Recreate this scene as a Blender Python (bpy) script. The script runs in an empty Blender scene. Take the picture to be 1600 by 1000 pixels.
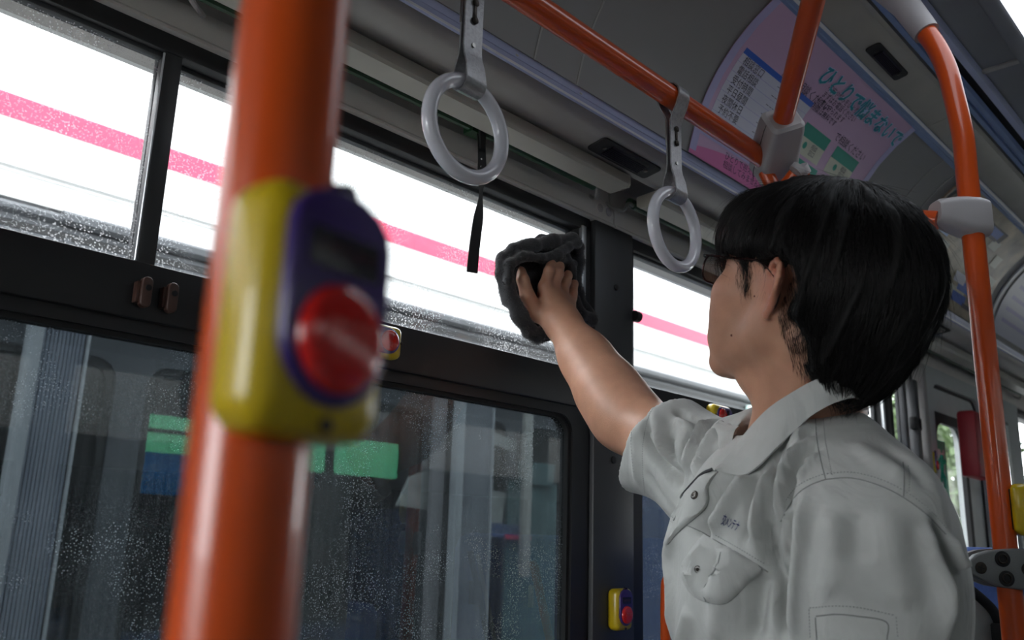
import bpy, bmesh, math, random
import numpy as np
from mathutils import Vector, Matrix
from mathutils.bvhtree import BVHTree
random.seed(7)
SC = bpy.context.scene
COL = SC.collection
# ---------------------------------------------------------------- camera (eye at the origin, bus floor at z = -1.25)
FOC, CX, CY = 1357.9, 800.0, 500.0
RX = Vector((0.68778536, -0.19562757, -0.69905733))     # rows: world axes in camera coordinates
RY = Vector((-0.72528341, -0.14505668, -0.67299519))
RZ = Vector((0.03025348, 0.96989093, -0.2416533))
ROT = Matrix((RX, RY, RZ))
cam_d = bpy.data.cameras.new('camera'); cam = bpy.data.objects.new('camera', cam_d); COL.objects.link(cam)
cam.matrix_world = ROT.to_4x4()
cam_d.sensor_width = 36.0; cam_d.lens = FOC * 36 / 1600; cam_d.clip_start = 0.01; cam_d.clip_end = 300
cam_d.dof.use_dof = True; cam_d.dof.focus_distance = 1.18; cam_d.dof.aperture_fstop = 6.5
SC.camera = cam
# ---------------------------------------------------------------- daylight: an even overcast sky
world = bpy.data.worlds.new('overcast_sky'); SC.world = world; world.use_nodes = True
bg = world.node_tree.nodes['Background']; bg.inputs[0].default_value = (0.93, 0.965, 1.0, 1); bg.inputs[1].default_value = 10.6
vs = SC.view_settings; vs.view_transform = 'Standard'; vs.look = 'None'; vs.gamma = 1; vs.exposure = 0.0; vs.use_curve_mapping = False
try: SC.cycles.max_bounces = 10; SC.cycles.transparent_max_bounces = 24; SC.cycles.diffuse_bounces = 6; SC.cycles.sample_clamp_indirect = 8
except Exception: pass

def ray(px, py): return ROT @ Vector((px - CX, -(py - CY), -FOC))
def at(px, py, dep): return ray(px, py) * (dep / FOC)
def on_y(px, py, y): r = ray(px, py); return r * (y / r.y)
def on_z(px, py, z): r = ray(px, py); return r * (z / r.z)
def on_x(px, py, x): r = ray(px, py); return r * (x / r.x)

# ---------------------------------------------------------------- materials
def nmat(name, col, rough=0.5, metal=0.0, noise=0.0, nscale=20.0, bump=0.0, bscale=200.0, coat=0.0, sss=0.0, spec=0.5, sheen=0.0, trans=0.0, emis=None, estr=0.0, stretch=None, wrinkle=0.0):
    m = bpy.data.materials.new(name); m.use_nodes = True; nt = m.node_tree; b = nt.nodes['Principled BSDF']
    b.inputs['Base Color'].default_value = (*col, 1); b.inputs['Roughness'].default_value = rough; b.inputs['Metallic'].default_value = metal
    b.inputs['Specular IOR Level'].default_value = spec; b.inputs['Coat Weight'].default_value = coat; b.inputs['Coat Roughness'].default_value = 0.06
    b.inputs['Subsurface Weight'].default_value = sss; b.inputs['Subsurface Radius'].default_value = (0.012, 0.004, 0.002); b.inputs['Subsurface Scale'].default_value = 1.0
    b.inputs['Sheen Weight'].default_value = sheen; b.inputs['Transmission Weight'].default_value = trans
    if emis: b.inputs['Emission Color'].default_value = (*emis, 1); b.inputs['Emission Strength'].default_value = estr
    tc = nt.nodes.new('ShaderNodeTexCoord'); src = tc.outputs['Object']
    if stretch:
        mp = nt.nodes.new('ShaderNodeMapping'); mp.inputs['Scale'].default_value = stretch; nt.links.new(src, mp.inputs[0]); src = mp.outputs[0]
    if noise > 0:
        n = nt.nodes.new('ShaderNodeTexNoise'); n.inputs['Scale'].default_value = nscale; n.inputs['Detail'].default_value = 5; nt.links.new(src, n.inputs['Vector'])
        r = nt.nodes.new('ShaderNodeMapRange'); r.inputs['From Min'].default_value = 0.3; r.inputs['From Max'].default_value = 0.7
        r.inputs['To Min'].default_value = 1 - noise; r.inputs['To Max'].default_value = 1 + noise; nt.links.new(n.outputs[0], r.inputs[0])
        mx = nt.nodes.new('ShaderNodeVectorMath'); mx.operation = 'SCALE'; mx.inputs[0].default_value = col; nt.links.new(r.outputs[0], mx.inputs['Scale'])
        nt.links.new(mx.outputs[0], b.inputs['Base Color'])
    if bump > 0:
        n = nt.nodes.new('ShaderNodeTexNoise'); n.inputs['Scale'].default_value = bscale; n.inputs['Detail'].default_value = 3; nt.links.new(src, n.inputs['Vector'])
        bp = nt.nodes.new('ShaderNodeBump'); bp.inputs['Strength'].default_value = bump; bp.inputs['Distance'].default_value = 0.001
        nt.links.new(n.outputs[0], bp.inputs['Height']); nt.links.new(bp.outputs[0], b.inputs['Normal'])
        if wrinkle > 0:
            mp = nt.nodes.new('ShaderNodeMapping'); mp.inputs['Scale'].default_value = (1, 1, 0.55); nt.links.new(src, mp.inputs[0])
            n2 = nt.nodes.new('ShaderNodeTexNoise'); n2.inputs['Scale'].default_value = 17; n2.inputs['Detail'].default_value = 3; n2.inputs['Distortion'].default_value = 1.2; nt.links.new(mp.outputs[0], n2.inputs['Vector'])
            b2 = nt.nodes.new('ShaderNodeBump'); b2.inputs['Strength'].default_value = wrinkle; b2.inputs['Distance'].default_value = 0.012
            nt.links.new(n2.outputs[0], b2.inputs['Height']); nt.links.new(b2.outputs[0], bp.inputs['Normal'])
    return m

def glass_mat(name, tint, gloss=0.06, dust=0.0, dust_col=(0.75, 0.8, 0.84), dscale=260.0, patch=0.3, streak=False):
    """thin pane: clear or tinted transmission, a weak mirror, and dried dust specks that scatter light"""
    m = bpy.data.materials.new(name); m.use_nodes = True; nt = m.node_tree; nt.nodes.clear(); N = nt.nodes.new; L = nt.links.new
    out = N('ShaderNodeOutputMaterial'); tr = N('ShaderNodeBsdfTransparent'); tr.inputs[0].default_value = (*tint, 1)
    gl = N('ShaderNodeBsdfGlossy'); gl.inputs['Roughness'].default_value = 0.02
    fr = N('ShaderNodeFresnel'); fr.inputs[0].default_value = 1.5
    ge = N('ShaderNodeNewGeometry'); io = N('ShaderNodeMapRange'); io.inputs['To Min'].default_value = 1.5; io.inputs['To Max'].default_value = 1 / 1.5; L(ge.outputs['Backfacing'], io.inputs[0]); L(io.outputs[0], fr.inputs[0])
    mg = N('ShaderNodeMixShader'); mu = N('ShaderNodeMath'); mu.operation = 'MULTIPLY'; mu.inputs[1].default_value = gloss / 0.04
    L(fr.outputs[0], mu.inputs[0]); L(mu.outputs[0], mg.inputs[0]); L(tr.outputs[0], mg.inputs[1]); L(gl.outputs[0], mg.inputs[2]); last = mg.outputs[0]
    if dust > 0:
        tc = N('ShaderNodeTexCoord'); mp = N('ShaderNodeMapping'); L(tc.outputs['Object'], mp.inputs[0])
        v = N('ShaderNodeTexVoronoi'); v.inputs['Scale'].default_value = dscale; L(mp.outputs[0], v.inputs['Vector'])
        mr = N('ShaderNodeMapRange'); mr.inputs['From Min'].default_value = 0.36; mr.inputs['From Max'].default_value = 0.20; L(v.outputs['Distance'], mr.inputs[0])
        n = N('ShaderNodeTexNoise'); n.inputs['Scale'].default_value = 9; n.inputs['Detail'].default_value = 6; L(tc.outputs['Object'], n.inputs['Vector'])
        r2 = N('ShaderNodeMapRange'); r2.inputs['From Min'].default_value = 0.35; r2.inputs['From Max'].default_value = 0.7; L(n.outputs[0], r2.inputs[0])
        m1 = N('ShaderNodeMath'); m1.operation = 'MULTIPLY_ADD'; L(mr.outputs[0], m1.inputs[0]); L(r2.outputs[0], m1.inputs[1]); m1.inputs[2].default_value = patch
        last_f = m1.outputs[0]
        if streak:
            mp2 = N('ShaderNodeMapping'); mp2.inputs['Scale'].default_value = (1, 1, 0.03); L(tc.outputs['Object'], mp2.inputs[0])
            ns = N('ShaderNodeTexNoise'); ns.inputs['Scale'].default_value = 160; ns.inputs['Detail'].default_value = 2; L(mp2.outputs[0], ns.inputs['Vector'])
            r3 = N('ShaderNodeMapRange'); r3.inputs['From Min'].default_value = 0.35; r3.inputs['From Max'].default_value = 0.75; L(ns.outputs[0], r3.inputs[0])
            m3 = N('ShaderNodeMath'); m3.operation = 'MULTIPLY_ADD'; m3.inputs[1].default_value = 0.12; L(r3.outputs[0], m3.inputs[0]); L(last_f, m3.inputs[2]); last_f = m3.outputs[0]
        m2 = N('ShaderNodeMath'); m2.operation = 'MULTIPLY'; m2.inputs[1].default_value = dust; m2.use_clamp = True; L(last_f, m2.inputs[0])
        d = N('ShaderNodeBsdfDiffuse'); d.inputs[0].default_value = (*dust_col, 1); t = N('ShaderNodeBsdfTranslucent'); t.inputs[0].default_value = (*dust_col, 1)
        md = N('ShaderNodeMixShader'); md.inputs[0].default_value = 0.6; L(d.outputs[0], md.inputs[1]); L(t.outputs[0], md.inputs[2])
        m4 = N('ShaderNodeMixShader'); L(m2.outputs[0], m4.inputs[0]); L(last, m4.inputs[1]); L(md.outputs[0], m4.inputs[2]); last = m4.outputs[0]
    L(last, out.inputs[0]); return m

M = dict(
    orange=nmat('orange_coated_tube', (0.62, 0.078, 0.006), 0.28, coat=0.5, noise=0.04, nscale=9, bump=0.06, bscale=60),
    yellow=nmat('yellow_plastic', (0.56, 0.40, 0.006), 0.32, coat=0.3, noise=0.03),
    purple=nmat('purple_plastic', (0.045, 0.018, 0.15), 0.3, coat=0.25),
    red_lens=nmat('red_lens', (0.62, 0.012, 0.01), 0.18, coat=0.6),
    black_gloss=nmat('black_window_plastic', (0.012, 0.009, 0.02), 0.25),
    black=nmat('black_window_frame', (0.011, 0.0115, 0.013), 0.5, noise=0.15, nscale=6, bump=0.1, bscale=300),
    black2=nmat('black_pillar_panel', (0.042, 0.044, 0.048), 0.45, noise=0.1, nscale=8, bump=0.1, bscale=400),
    rubber=nmat('black_rubber', (0.01, 0.01, 0.011), 0.7),
    grey_panel=nmat('warm_grey_panel', (0.33, 0.315, 0.30), 0.5, noise=0.05, nscale=12, bump=0.15, bscale=500),
    header=nmat('pale_header_panel', (0.66, 0.63, 0.60), 0.5, noise=0.04, nscale=12, bump=0.15, bscale=500),
    cream=nmat('cream_grey_trim', (0.38, 0.365, 0.32), 0.45, noise=0.05, nscale=14),
    cove=nmat('grey_cove_panel', (0.25, 0.245, 0.24), 0.55, noise=0.03, nscale=7, bump=0.08, bscale=700),
    ceil=nmat('grey_ceiling_panel', (0.20, 0.205, 0.225), 0.6, noise=0.04, nscale=6, bump=0.2, bscale=600),
    lavender=nmat('lavender_poster_rail', (0.38, 0.42, 0.62), 0.35, noise=0.04),
    blue_rail=nmat('blue_grey_poster_rail', (0.20, 0.28, 0.48), 0.35, noise=0.04),
    cap=nmat('grey_joint_plastic', (0.42, 0.40, 0.41), 0.42, noise=0.03, bump=0.15, bscale=700),
    white_edge=nmat('white_edge_strip', (0.75, 0.75, 0.78), 0.35),
    silver=nmat('silver_channel', (0.62, 0.64, 0.66), 0.3, metal=0.8),
    ring=nmat('white_ring_plastic', (0.68, 0.68, 0.74), 0.16, coat=0.5, noise=0.02),
    strap=nmat('silver_grey_strap', (0.36, 0.36, 0.37), 0.33, metal=0.55, noise=0.15, nscale=250, bump=0.5, bscale=500),
    dark_metal=nmat('dark_metal', (0.05, 0.042, 0.036), 0.35, metal=0.8),
    steel=nmat('steel', (0.45, 0.44, 0.42), 0.3, metal=1.0),
    green=nmat('dark_green_rod', (0.014, 0.055, 0.022), 0.45, noise=0.1),
    brown=nmat('brown_latch', (0.075, 0.035, 0.026), 0.38, noise=0.15, nscale=60),
    floor=nmat('grey_floor_vinyl', (0.16, 0.155, 0.15), 0.6, noise=0.2, nscale=40),
    wall=nmat('light_grey_wall', (0.47, 0.50, 0.50), 0.5, noise=0.03),
    seat_blue=nmat('blue_seat_cloth', (0.10, 0.18, 0.50), 0.85, noise=0.12, nscale=90, bump=0.5, bscale=900),
    bracket=nmat('grey_cast_bracket', (0.21, 0.215, 0.22), 0.45, metal=0.3, bump=0.3, bscale=800),
    red_pad=nmat('dark_red_padding', (0.30, 0.008, 0.018), 0.5, noise=0.08),
    glass_clean=glass_mat('clear_window_glass', (0.985, 0.995, 0.995), 0.03),
    glass_up=glass_mat('dusty_window_glass', (0.985, 0.99, 0.99), 0.03, dust=0.60, dscale=270, patch=0.0, dust_col=(0.95, 0.96, 0.97)),
    glass_low=glass_mat('tinted_dusty_window_glass', (0.30, 0.33, 0.34), 0.05, dust=0.22, dscale=330, patch=0.03, streak=True),
    bus_white=nmat('white_bus_paint', (0.60, 0.61, 0.605), 0.35, noise=0.02, nscale=3),
    bus_red=nmat('red_bus_stripe', (0.58, 0.05, 0.11), 0.35, noise=0.05),
    bus_grey=nmat('grey_bus_trim', (0.05, 0.055, 0.062), 0.45, noise=0.15, nscale=10),
    bus_dark=nmat('dark_bus_trim', (0.010, 0.011, 0.012), 0.5, noise=0.2, nscale=8),
    bus_side=nmat('grey_bus_side', (0.075, 0.08, 0.09), 0.5, noise=0.12, nscale=4),
    asphalt=nmat('asphalt', (0.22, 0.22, 0.21), 0.9, noise=0.2, nscale=4, bump=0.5, bscale=80),
    leaf=nmat('tree_leaves', (0.035, 0.065, 0.014), 0.7, noise=0.5, nscale=3),
    bark=nmat('tree_bark', (0.12, 0.08, 0.05), 0.9, noise=0.3, nscale=8),
    sign_green=nmat('green_sign', (0.01, 0.42, 0.24), 0.4),
    sign_white=nmat('white_sign', (0.75, 0.78, 0.76), 0.4),
)

# ---------------------------------------------------------------- helpers
def finish(name, me, m, parent=None, smooth=True, angle=35):
    me.materials.append(m)
    if smooth:
        me.shade_smooth(); me.set_sharp_from_angle(angle=math.radians(angle))
    o = bpy.data.objects.new(name, me); COL.objects.link(o)
    if parent is not None:
        o.parent = parent; o.location = -Vector(parent.get('base', (0, 0, 0)))
    return o
class MB:
    """collects simple shapes into ONE mesh"""
    def __init__(s): s.bm = bmesh.new()
    def box(s, a, b, bev=0.0, seg=2, rot=None, pivot=None):
        a, b = Vector(a), Vector(b); c = (a + b) / 2; d = b - a
        t = bmesh.new(); bmesh.ops.create_cube(t, size=1)
        bmesh.ops.scale(t, vec=(abs(d.x), abs(d.y), abs(d.z)), verts=t.verts)
        if bev > 0: bmesh.ops.bevel(t, geom=list(t.edges), offset=bev, segments=seg, profile=0.5, affect='EDGES', clamp_overlap=True)
        if rot is not None: bmesh.ops.transform(t, matrix=rot.to_4x4(), verts=t.verts)
        bmesh.ops.translate(t, vec=c, verts=t.verts); s._merge(t); return s
    def _merge(s, t):
        me = bpy.data.meshes.new('t'); t.to_mesh(me); t.free(); s.bm.from_mesh(me); bpy.data.meshes.remove(me)
    def raw(s, vs, fs):
        v = [s.bm.verts.new(p) for p in vs]
        for f in fs:
            try: s.bm.faces.new([v[i] for i in f])
            except ValueError: pass
        return s
    def prism(s, prof, x0, x1, cap=True):
        """closed (y, z) outline run along the bus"""
        n = len(prof); vs = [(x0, y, z) for y, z in prof] + [(x1, y, z) for y, z in prof]
        fs = [(i, (i + 1) % n, n + (i + 1) % n, n + i) for i in range(n)]
        if cap: fs += [tuple(range(n - 1, -1, -1)), tuple(range(n, 2 * n))]
        return s.raw(vs, fs)
    def slab(s, prof, x0, x1, th, nx=1):
        """open (y, z) curve with thickness th away from the bus interior, run along x"""
        P = [Vector((0, y, z)) for y, z in prof]; off = []
        for i in range(len(P)):
            t = (P[min(i + 1, len(P) - 1)] - P[max(i - 1, 0)]).normalized(); off.append(P[i] + Vector((0, t.z, -t.y)) * th)
        return s.prism([(p.y, p.z) for p in P] + [(p.y, p.z) for p in reversed(off)], x0, x1)
    def extrude(s, pts, h, mat, bev=0.0):
        """2D outline (x, z) -> from y=0 to y=-h, placed by matrix"""
        t = bmesh.new(); v = [t.verts.new((x, 0, z)) for x, z in pts]; f = t.faces.new(v)
        r = bmesh.ops.extrude_face_region(t, geom=[f]); nv = [g for g in r['geom'] if isinstance(g, bmesh.types.BMVert)]
        bmesh.ops.translate(t, vec=(0, -h, 0), verts=nv)
        bmesh.ops.recalc_face_normals(t, faces=t.faces)
        if bev > 0:
            es = [e for e in t.edges if all(abs(q.co.y + h) < 1e-7 for q in e.verts)]
            bmesh.ops.bevel(t, geom=es, offset=bev, segments=3, profile=0.5, affect='EDGES')
        bmesh.ops.transform(t, matrix=mat, verts=t.verts); s._merge(t); return s
    def tube(s, path, r, n=16, cap=True, flat=None):
        P = [Vector(p) for p in path]; R = r if isinstance(r, (list, tuple)) else [r] * len(P)
        up = Vector((0, 0, 1)); T0 = (P[1] - P[0]).normalized()
        if abs(T0.dot(up)) > 0.9: up = Vector((1, 0, 0))
        N = (up - T0 * up.dot(T0)).normalized(); rings = []
        for i, p in enumerate(P):
            T = (P[min(i + 1, len(P) - 1)] - P[max(i - 1, 0)]).normalized(); N = (N - T * N.dot(T)).normalized(); B = T.cross(N)
            rings.append([s.bm.verts.new(p + (N * math.cos(a) + B * math.sin(a) * (flat or 1)) * R[i]) for a in [2 * math.pi * k / n for k in range(n)]])
        for a, b in zip(rings, rings[1:]):
            for k in range(n): s.bm.faces.new((a[k], a[(k + 1) % n], b[(k + 1) % n], b[k]))
        if cap: s.bm.faces.new(rings[0][::-1]); s.bm.faces.new(rings[-1])
        return s
    def torus(s, R, r, mat, nu=64, nv=20, a0=0, a1=None):
        vs = []; fs = []
        for i in range(nu):
            u = 2 * math.pi * i / nu
            for j in range(nv):
                w = 2 * math.pi * j / nv; q = R + r * math.cos(w); vs.append(mat @ Vector((q * math.cos(u), r * math.sin(w), q * math.sin(u))))
        for i in range(nu):
            for j in range(nv): fs.append((i * nv + j, i * nv + (j + 1) % nv, ((i + 1) % nu) * nv + (j + 1) % nv, ((i + 1) % nu) * nv + j))
        return s.raw(vs, fs)
    def build(s, name, m, parent=None, angle=35):
        bmesh.ops.recalc_face_normals(s.bm, faces=s.bm.faces)
        me = bpy.data.meshes.new(name); s.bm.to_mesh(me); s.bm.free(); return finish(name, me, m, parent, True, angle)
def tag(o, label=None, cat=None, group=None, kind=None):
    if label: o['label'] = label
    if cat: o['category'] = cat
    if group: o['group'] = group
    if kind: o['kind'] = kind
    return o
def thing(name, label, cat, base=(0, 0, 0), group=None):
    o = bpy.data.objects.new(name, None); COL.objects.link(o); o.location = base; o['base'] = tuple(base); o.empty_display_size = 0.05
    return tag(o, label, cat, group)
def struct(o, kind='structure'): o['kind'] = kind; return o
def copy_tree(o, parent=None):
    c = o.copy(); COL.objects.link(c); c.parent = parent
    for ch in list(o.children): copy_tree(ch, c)
    return c
def rrect(w, h, r, n=5, cx=0, cy=0):
    pts = []
    for qx, qy, a in ((w / 2 - r, h / 2 - r, 0), (-w / 2 + r, h / 2 - r, 90), (-w / 2 + r, -h / 2 + r, 180), (w / 2 - r, -h / 2 + r, 270)):
        for k in range(n + 1):
            t = math.radians(a + 90 * k / n); pts.append((cx + qx + r * math.cos(t), cy + qy + r * math.sin(t)))
    return pts
def smooth_path(pts, n=10):
    P = [Vector(p) for p in pts]; P = [P[0] * 2 - P[1]] + P + [P[-1] * 2 - P[-2]]; out = []
    for i in range(1, len(P) - 2):
        for k in range(n):
            t = k / n; a, b, c, d = P[i - 1], P[i], P[i + 1], P[i + 2]
            out.append(0.5 * ((2 * b) + (c - a) * t + (2 * a - 5 * b + 4 * c - d) * t * t + (3 * b - a - 3 * c + d) * t ** 3))
    return out + [P[-2]]
def bez(a, b, c, n=10): return [((1 - t) ** 2 * a[0] + 2 * t * (1 - t) * b[0] + t * t * c[0], (1 - t) ** 2 * a[1] + 2 * t * (1 - t) * b[1] + t * t * c[1]) for t in [k / n for k in range(n + 1)]]
I4 = Matrix.Identity(4)
def T(x, y, z): return Matrix.Translation((x, y, z))
def text_obj(name, s, size, mat, m, parent=None, ext=0.0002, align='LEFT', sx=1.0):
    cu = bpy.data.curves.new(name, 'FONT'); cu.body = s; cu.size = size; cu.extrude = ext; cu.align_x = align; cu.align_y = 'CENTER'; cu.resolution_u = 2
    o = bpy.data.objects.new(name, cu); COL.objects.link(o); bpy.context.view_layer.update()
    me = bpy.data.meshes.new_from_object(o.evaluated_get(bpy.context.evaluated_depsgraph_get())); bpy.data.objects.remove(o)
    me.transform(mat @ Matrix.Diagonal((sx, 1, 1, 1))); me.materials.clear(); return finish(name, me, m, parent, False)

# ================================================================ BUS SHELL
FZ = -1.25; XA, XB = -1.6, 6.0; YR = -1.28
struct(MB().box((XA, YR, FZ - 0.08), (XB, 1.12, FZ)).build('floor', M['floor']))
# ceiling: flat centre panels, coves and rails, each its own piece
CZ = 0.965
cl = struct(MB().box((XA, -1.30, 1.06), (XB, 1.14, 1.12)).build('ceiling', M['ceil']))
px = [XA, -0.37, 0.73, 1.83, 2.93, 4.03, XB]
for a, b in zip(px, px[1:]):
    MB().box((a + 0.004, -0.42, CZ), (b - 0.004, 0.435, CZ + 0.02), bev=0.004).build('ceiling_panel', M['ceil'], cl)
for x in px[1:-1]: MB().box((x - 0.008, -0.42, CZ - 0.004), (x + 0.008, 0.435, CZ + 0.01), bev=0.002).build('joint_strip', M['grey_panel'], cl)
# wall_left: everything above the windows
wl = struct(MB().box((XA, 1.02, 0.60), (XB, 1.10, 1.06)).build('wall_left', M['grey_panel']))
hx = [XA, -0.02, 1.30, 2.60, 3.95, XB]
for a, b in zip(hx, hx[1:]):
    MB().prism([(0.983, 0.594), (1.02, 0.594), (1.02, 0.70), (1.0, 0.70), (0.99, 0.645), (0.981, 0.640), (0.981, 0.604), (0.978, 0.600), (0.978, 0.596)], a + 0.001, b - 0.001).build('header_panel', M['header'], wl)
for x in (1.255, 1.283): MB().extrude([(0.009 * math.cos(t * math.pi / 8), 0.009 * math.sin(t * math.pi / 8)) for t in range(16)], 0.002, T(x, 0.981, 0.624), 0.0008).build('plug_cap', M['cap'], wl)
# recess behind the light bars, lower cove shelf, lavender rail, cove, upper rail, duct
LOW = [(0.868, 0.650), (0.862, 0.6485), (0.82, 0.656), (0.811, 0.660), (0.806, 0.668), (0.803, 0.673)]
LAV = [(0.803, 0.669), (0.794, 0.6655), (0.790, 0.6745), (0.789, 0.6745), (0.784, 0.685)]
COVE = bez((0.782, 0.683), (0.745, 0.845), (0.600, 0.921), 16)
UP = [(0.603, 0.917), (0.594, 0.921), (0.593, 0.925), (0.586, 0.929), (0.583, 0.937)]
DUCT = [(0.583, 0.935), (0.523, 0.945), (0.515, 0.952), (0.505, 0.953), (0.503, 0.965)]
R2 = [(0.500, 0.958), (0.497, 0.949), (0.488, 0.951), (0.486, 0.957), (0.478, 0.950), (0.470, 0.952), (0.466, 0.962)]
R3 = [(0.455, 0.970), (0.450, 0.958), (0.436, 0.955), (0.430, 0.962), (0.428, 0.970)]
MB().prism([(0.868, 0.650), (0.868, 0.69), (1.02, 0.72), (1.02, 0.70), (0.885, 0.675), (0.882, 0.650)], XA, XB).build('recess_panel', M['grey_panel'], wl)
sx = [XA, -0.55, 2.05, 3.35, XB]
for a, b in zip(sx, sx[1:]): MB().slab(LOW, a + 0.0008, b - 0.0008, 0.004).build('shelf_panel', M['grey_panel'], wl)
MB().slab(LAV, XA, XB, 0.003).build('lower_poster_rail', M['lavender'], wl)
MB().slab([(0.7935, 0.6655), (0.7915, 0.6645), (0.790, 0.667)], XA, XB, 0.001).build('rail_edge', M['white_edge'], wl)
cvx = [XA, -0.53, 0.842, 0.94, 2.12, 2.22, 3.4, 3.5, XB]
for i, (a, b) in enumerate(zip(cvx, cvx[1:])):
    MB().slab(COVE, a + 0.0008, b - 0.0008, 0.004).build('cove_panel', M['cove'], wl)
for x in cvx[1:-1]: MB().slab([(y - 0.0012, z - 0.0012) for y, z in COVE], x - 0.0016, x + 0.0016, 0.002).build('cove_seam', M['grey_panel'], wl)
for x in (3.02, 3.62, 4.4):
    MB().slab([(y - 0.004, z - 0.004) for y, z in COVE], x - 0.012, x + 0.012, 0.004).build('poster_divider', M['white_edge'], wl)
MB().slab(UP, XA, XB, 0.003).build('upper_poster_rail', M['blue_rail'], wl)
MB().slab([(0.587, 0.9275), (0.585, 0.929), (0.583, 0.933)], XA, XB, 0.001).build('rail_edge', M['white_edge'], wl)
for a, b in zip([XA, 1.95, 3.6], [1.95, 3.6, XB]): MB().slab(DUCT, a + 0.001, b - 0.001, 0.004).build('duct_panel', M['cream'], wl)
MB().slab(R2, XA, XB, 0.003).build('ceiling_rail', M['blue_rail'], wl)
MB().slab(R3, XA, XB, 0.003).build('ceiling_rail', M['lavender'], wl)
MB().prism([(0.503, 0.99), (0.42, 0.99), (0.42, 0.965), (0.503, 0.972)], XA, XB).build('slot_backing', M['rubber'], wl)
for x in (0.62, 0.8115, 0.958, 1.2, 1.75, 2.3): MB().extrude([(0.0035 * math.cos(t * math.pi / 5), 0.0035 * math.sin(t * math.pi / 5)) for t in range(10)], 0.0015, T(x, 0.7885, 0.6785) @ Matrix.Rotation(math.radians(-25), 4, 'X'), 0.0006).build('screw', M['steel'], wl)
for x, u in ((1.62, 0.86), (1.69, 0.93), (1.80, 0.8)): MB().extrude([(0.005 * math.cos(t * math.pi / 5), 0.005 * math.sin(t * math.pi / 5)) for t in range(10)], 0.002, T(x, COVE[int(u * 16)][0], COVE[int(u * 16)][1]) @ Matrix.Rotation(math.radians(60), 4, 'X'), 0.001).build('screw', M['steel'], wl)
# duct air outlet slot and small black vent (thing)
def vent(x0, x1, yc, zc, w, tilt, label):
    t = thing('air_vent', label, 'air vent', (x0, yc, zc), 'black air vents along the coves')
    Rm = T((x0 + x1) / 2, yc, zc) @ Matrix.Rotation(math.radians(tilt), 4, 'X')
    L = x1 - x0
    a = MB(); a.extrude(rrect(L, w, 0.008), 0.003, Rm, 0.0015); a.build('frame', M['rubber'], t)
    b = MB()
    for k in range(7):
        q = Rm @ Matrix.Translation((0, -0.0045, (k - 3) * w * 0.095)) @ Matrix.Rotation(0.5, 4, 'X')
        c = bmesh.new(); bmesh.ops.create_cube(c, size=1); bmesh.ops.scale(c, vec=(L * 0.62, 0.004, 0.0016), verts=c.verts); bmesh.ops.transform(c, matrix=q, verts=c.verts); b._merge(c)
    b.build('louvre', M['black_gloss'], t)
    for sx_ in (-0.36, 0.36):
        c = MB(); q = Rm @ Matrix.Translation((sx_ * L, -0.004, 0)); c.extrude([(0.004 * math.cos(k), 0.004 * math.sin(k)) for k in [j * math.pi / 4 for j in range(8)]], 0.001, q, 0.0004); c.build('screw', M['dark_metal'], t)
vent(1.065, 1.235, 0.843, 0.6515, 0.042, 80, 'black louvred air vent on the cove ledge left of the rear hanging strap')
vent(2.63, 2.80, 0.843, 0.6515, 0.042, 80, 'black louvred air vent far down the ledge, seen beside the orange pole')
vent(1.545, 1.70, 0.548, 0.9395, 0.03, 80, 'black air outlet in the duct beside the bent top of the orange pole')
# green shade rod and cream light bars
def light_bar(x0, x1, label):
    t = thing('light_bar', label, 'trim bar', (x0, 0.89, 0.63), 'cream bars above the windows')
    MB().prism([(0.872, 0.6265), (0.872, 0.6445), (0.878, 0.648), (0.925, 0.645), (0.925, 0.628), (0.918, 0.622), (0.876, 0.622)], x0 + 0.004, x1 - 0.004).build('housing', M['cream'], t)
    for x in (x0, x1 - 0.004): MB().prism([(0.8715, 0.6255), (0.8715, 0.6455), (0.878, 0.649), (0.926, 0.646), (0.926, 0.6275), (0.918, 0.6215), (0.875, 0.6215)], x, x + 0.004).build('end_cap', M['cream'], t)
def green_rod(x0, x1, label):
    t = thing('shade_rod', label, 'rod', (x0, 0.945, 0.637), 'green rods behind the cream bars')
    MB().tube([(x0, 0.945, 0.637), (x1, 0.945, 0.637)], 0.0062, 10).build('rod', M['green'], t)
    MB().tube([(x0, 0.955, 0.649), (x1, 0.955, 0.649)], 0.008, 10).build('roller', M['green'], t)
    for x in (x0, x1):
        h = MB(); s_ = 1 if x == x1 else -1
        h.tube(smooth_path([(x, 0.945, 0.637), (x + s_ * 0.012, 0.947, 0.640), (x + s_ * 0.02, 0.955, 0.625), (x + s_ * 0.03, 0.972, 0.632), (x + s_ * 0.038, 0.984, 0.642)], 5), 0.0035, 8)
        h.build('end_hook', M['steel'], t)
light_bar(-1.55, 1.205, 'long cream bar above the wiped window, ending left of the rear ring')
light_bar(1.30, 2.62, 'cream bar over the second window, starting behind the rear ring')
light_bar(2.72, 4.1, 'cream bar above the door at the far end')
green_rod(-1.5, 1.19, 'dark green rod above the wiped window')
green_rod(1.315, 2.6, 'dark green rod above the second window')
green_rod(2.74, 4.05, 'dark green rod above the door at the far end')
hk = MB(); hk.tube(smooth_path([(0.335, 0.975, 0.66), (0.35, 0.94, 0.65), (0.38, 0.93, 0.632), (0.40, 0.95, 0.63), (0.43, 0.98, 0.635)], 6), 0.004, 8)
tag(hk.build('wire_hook', M['cap']), 'grey wire hook under the ceiling left of the near orange pole', 'hook')
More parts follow.
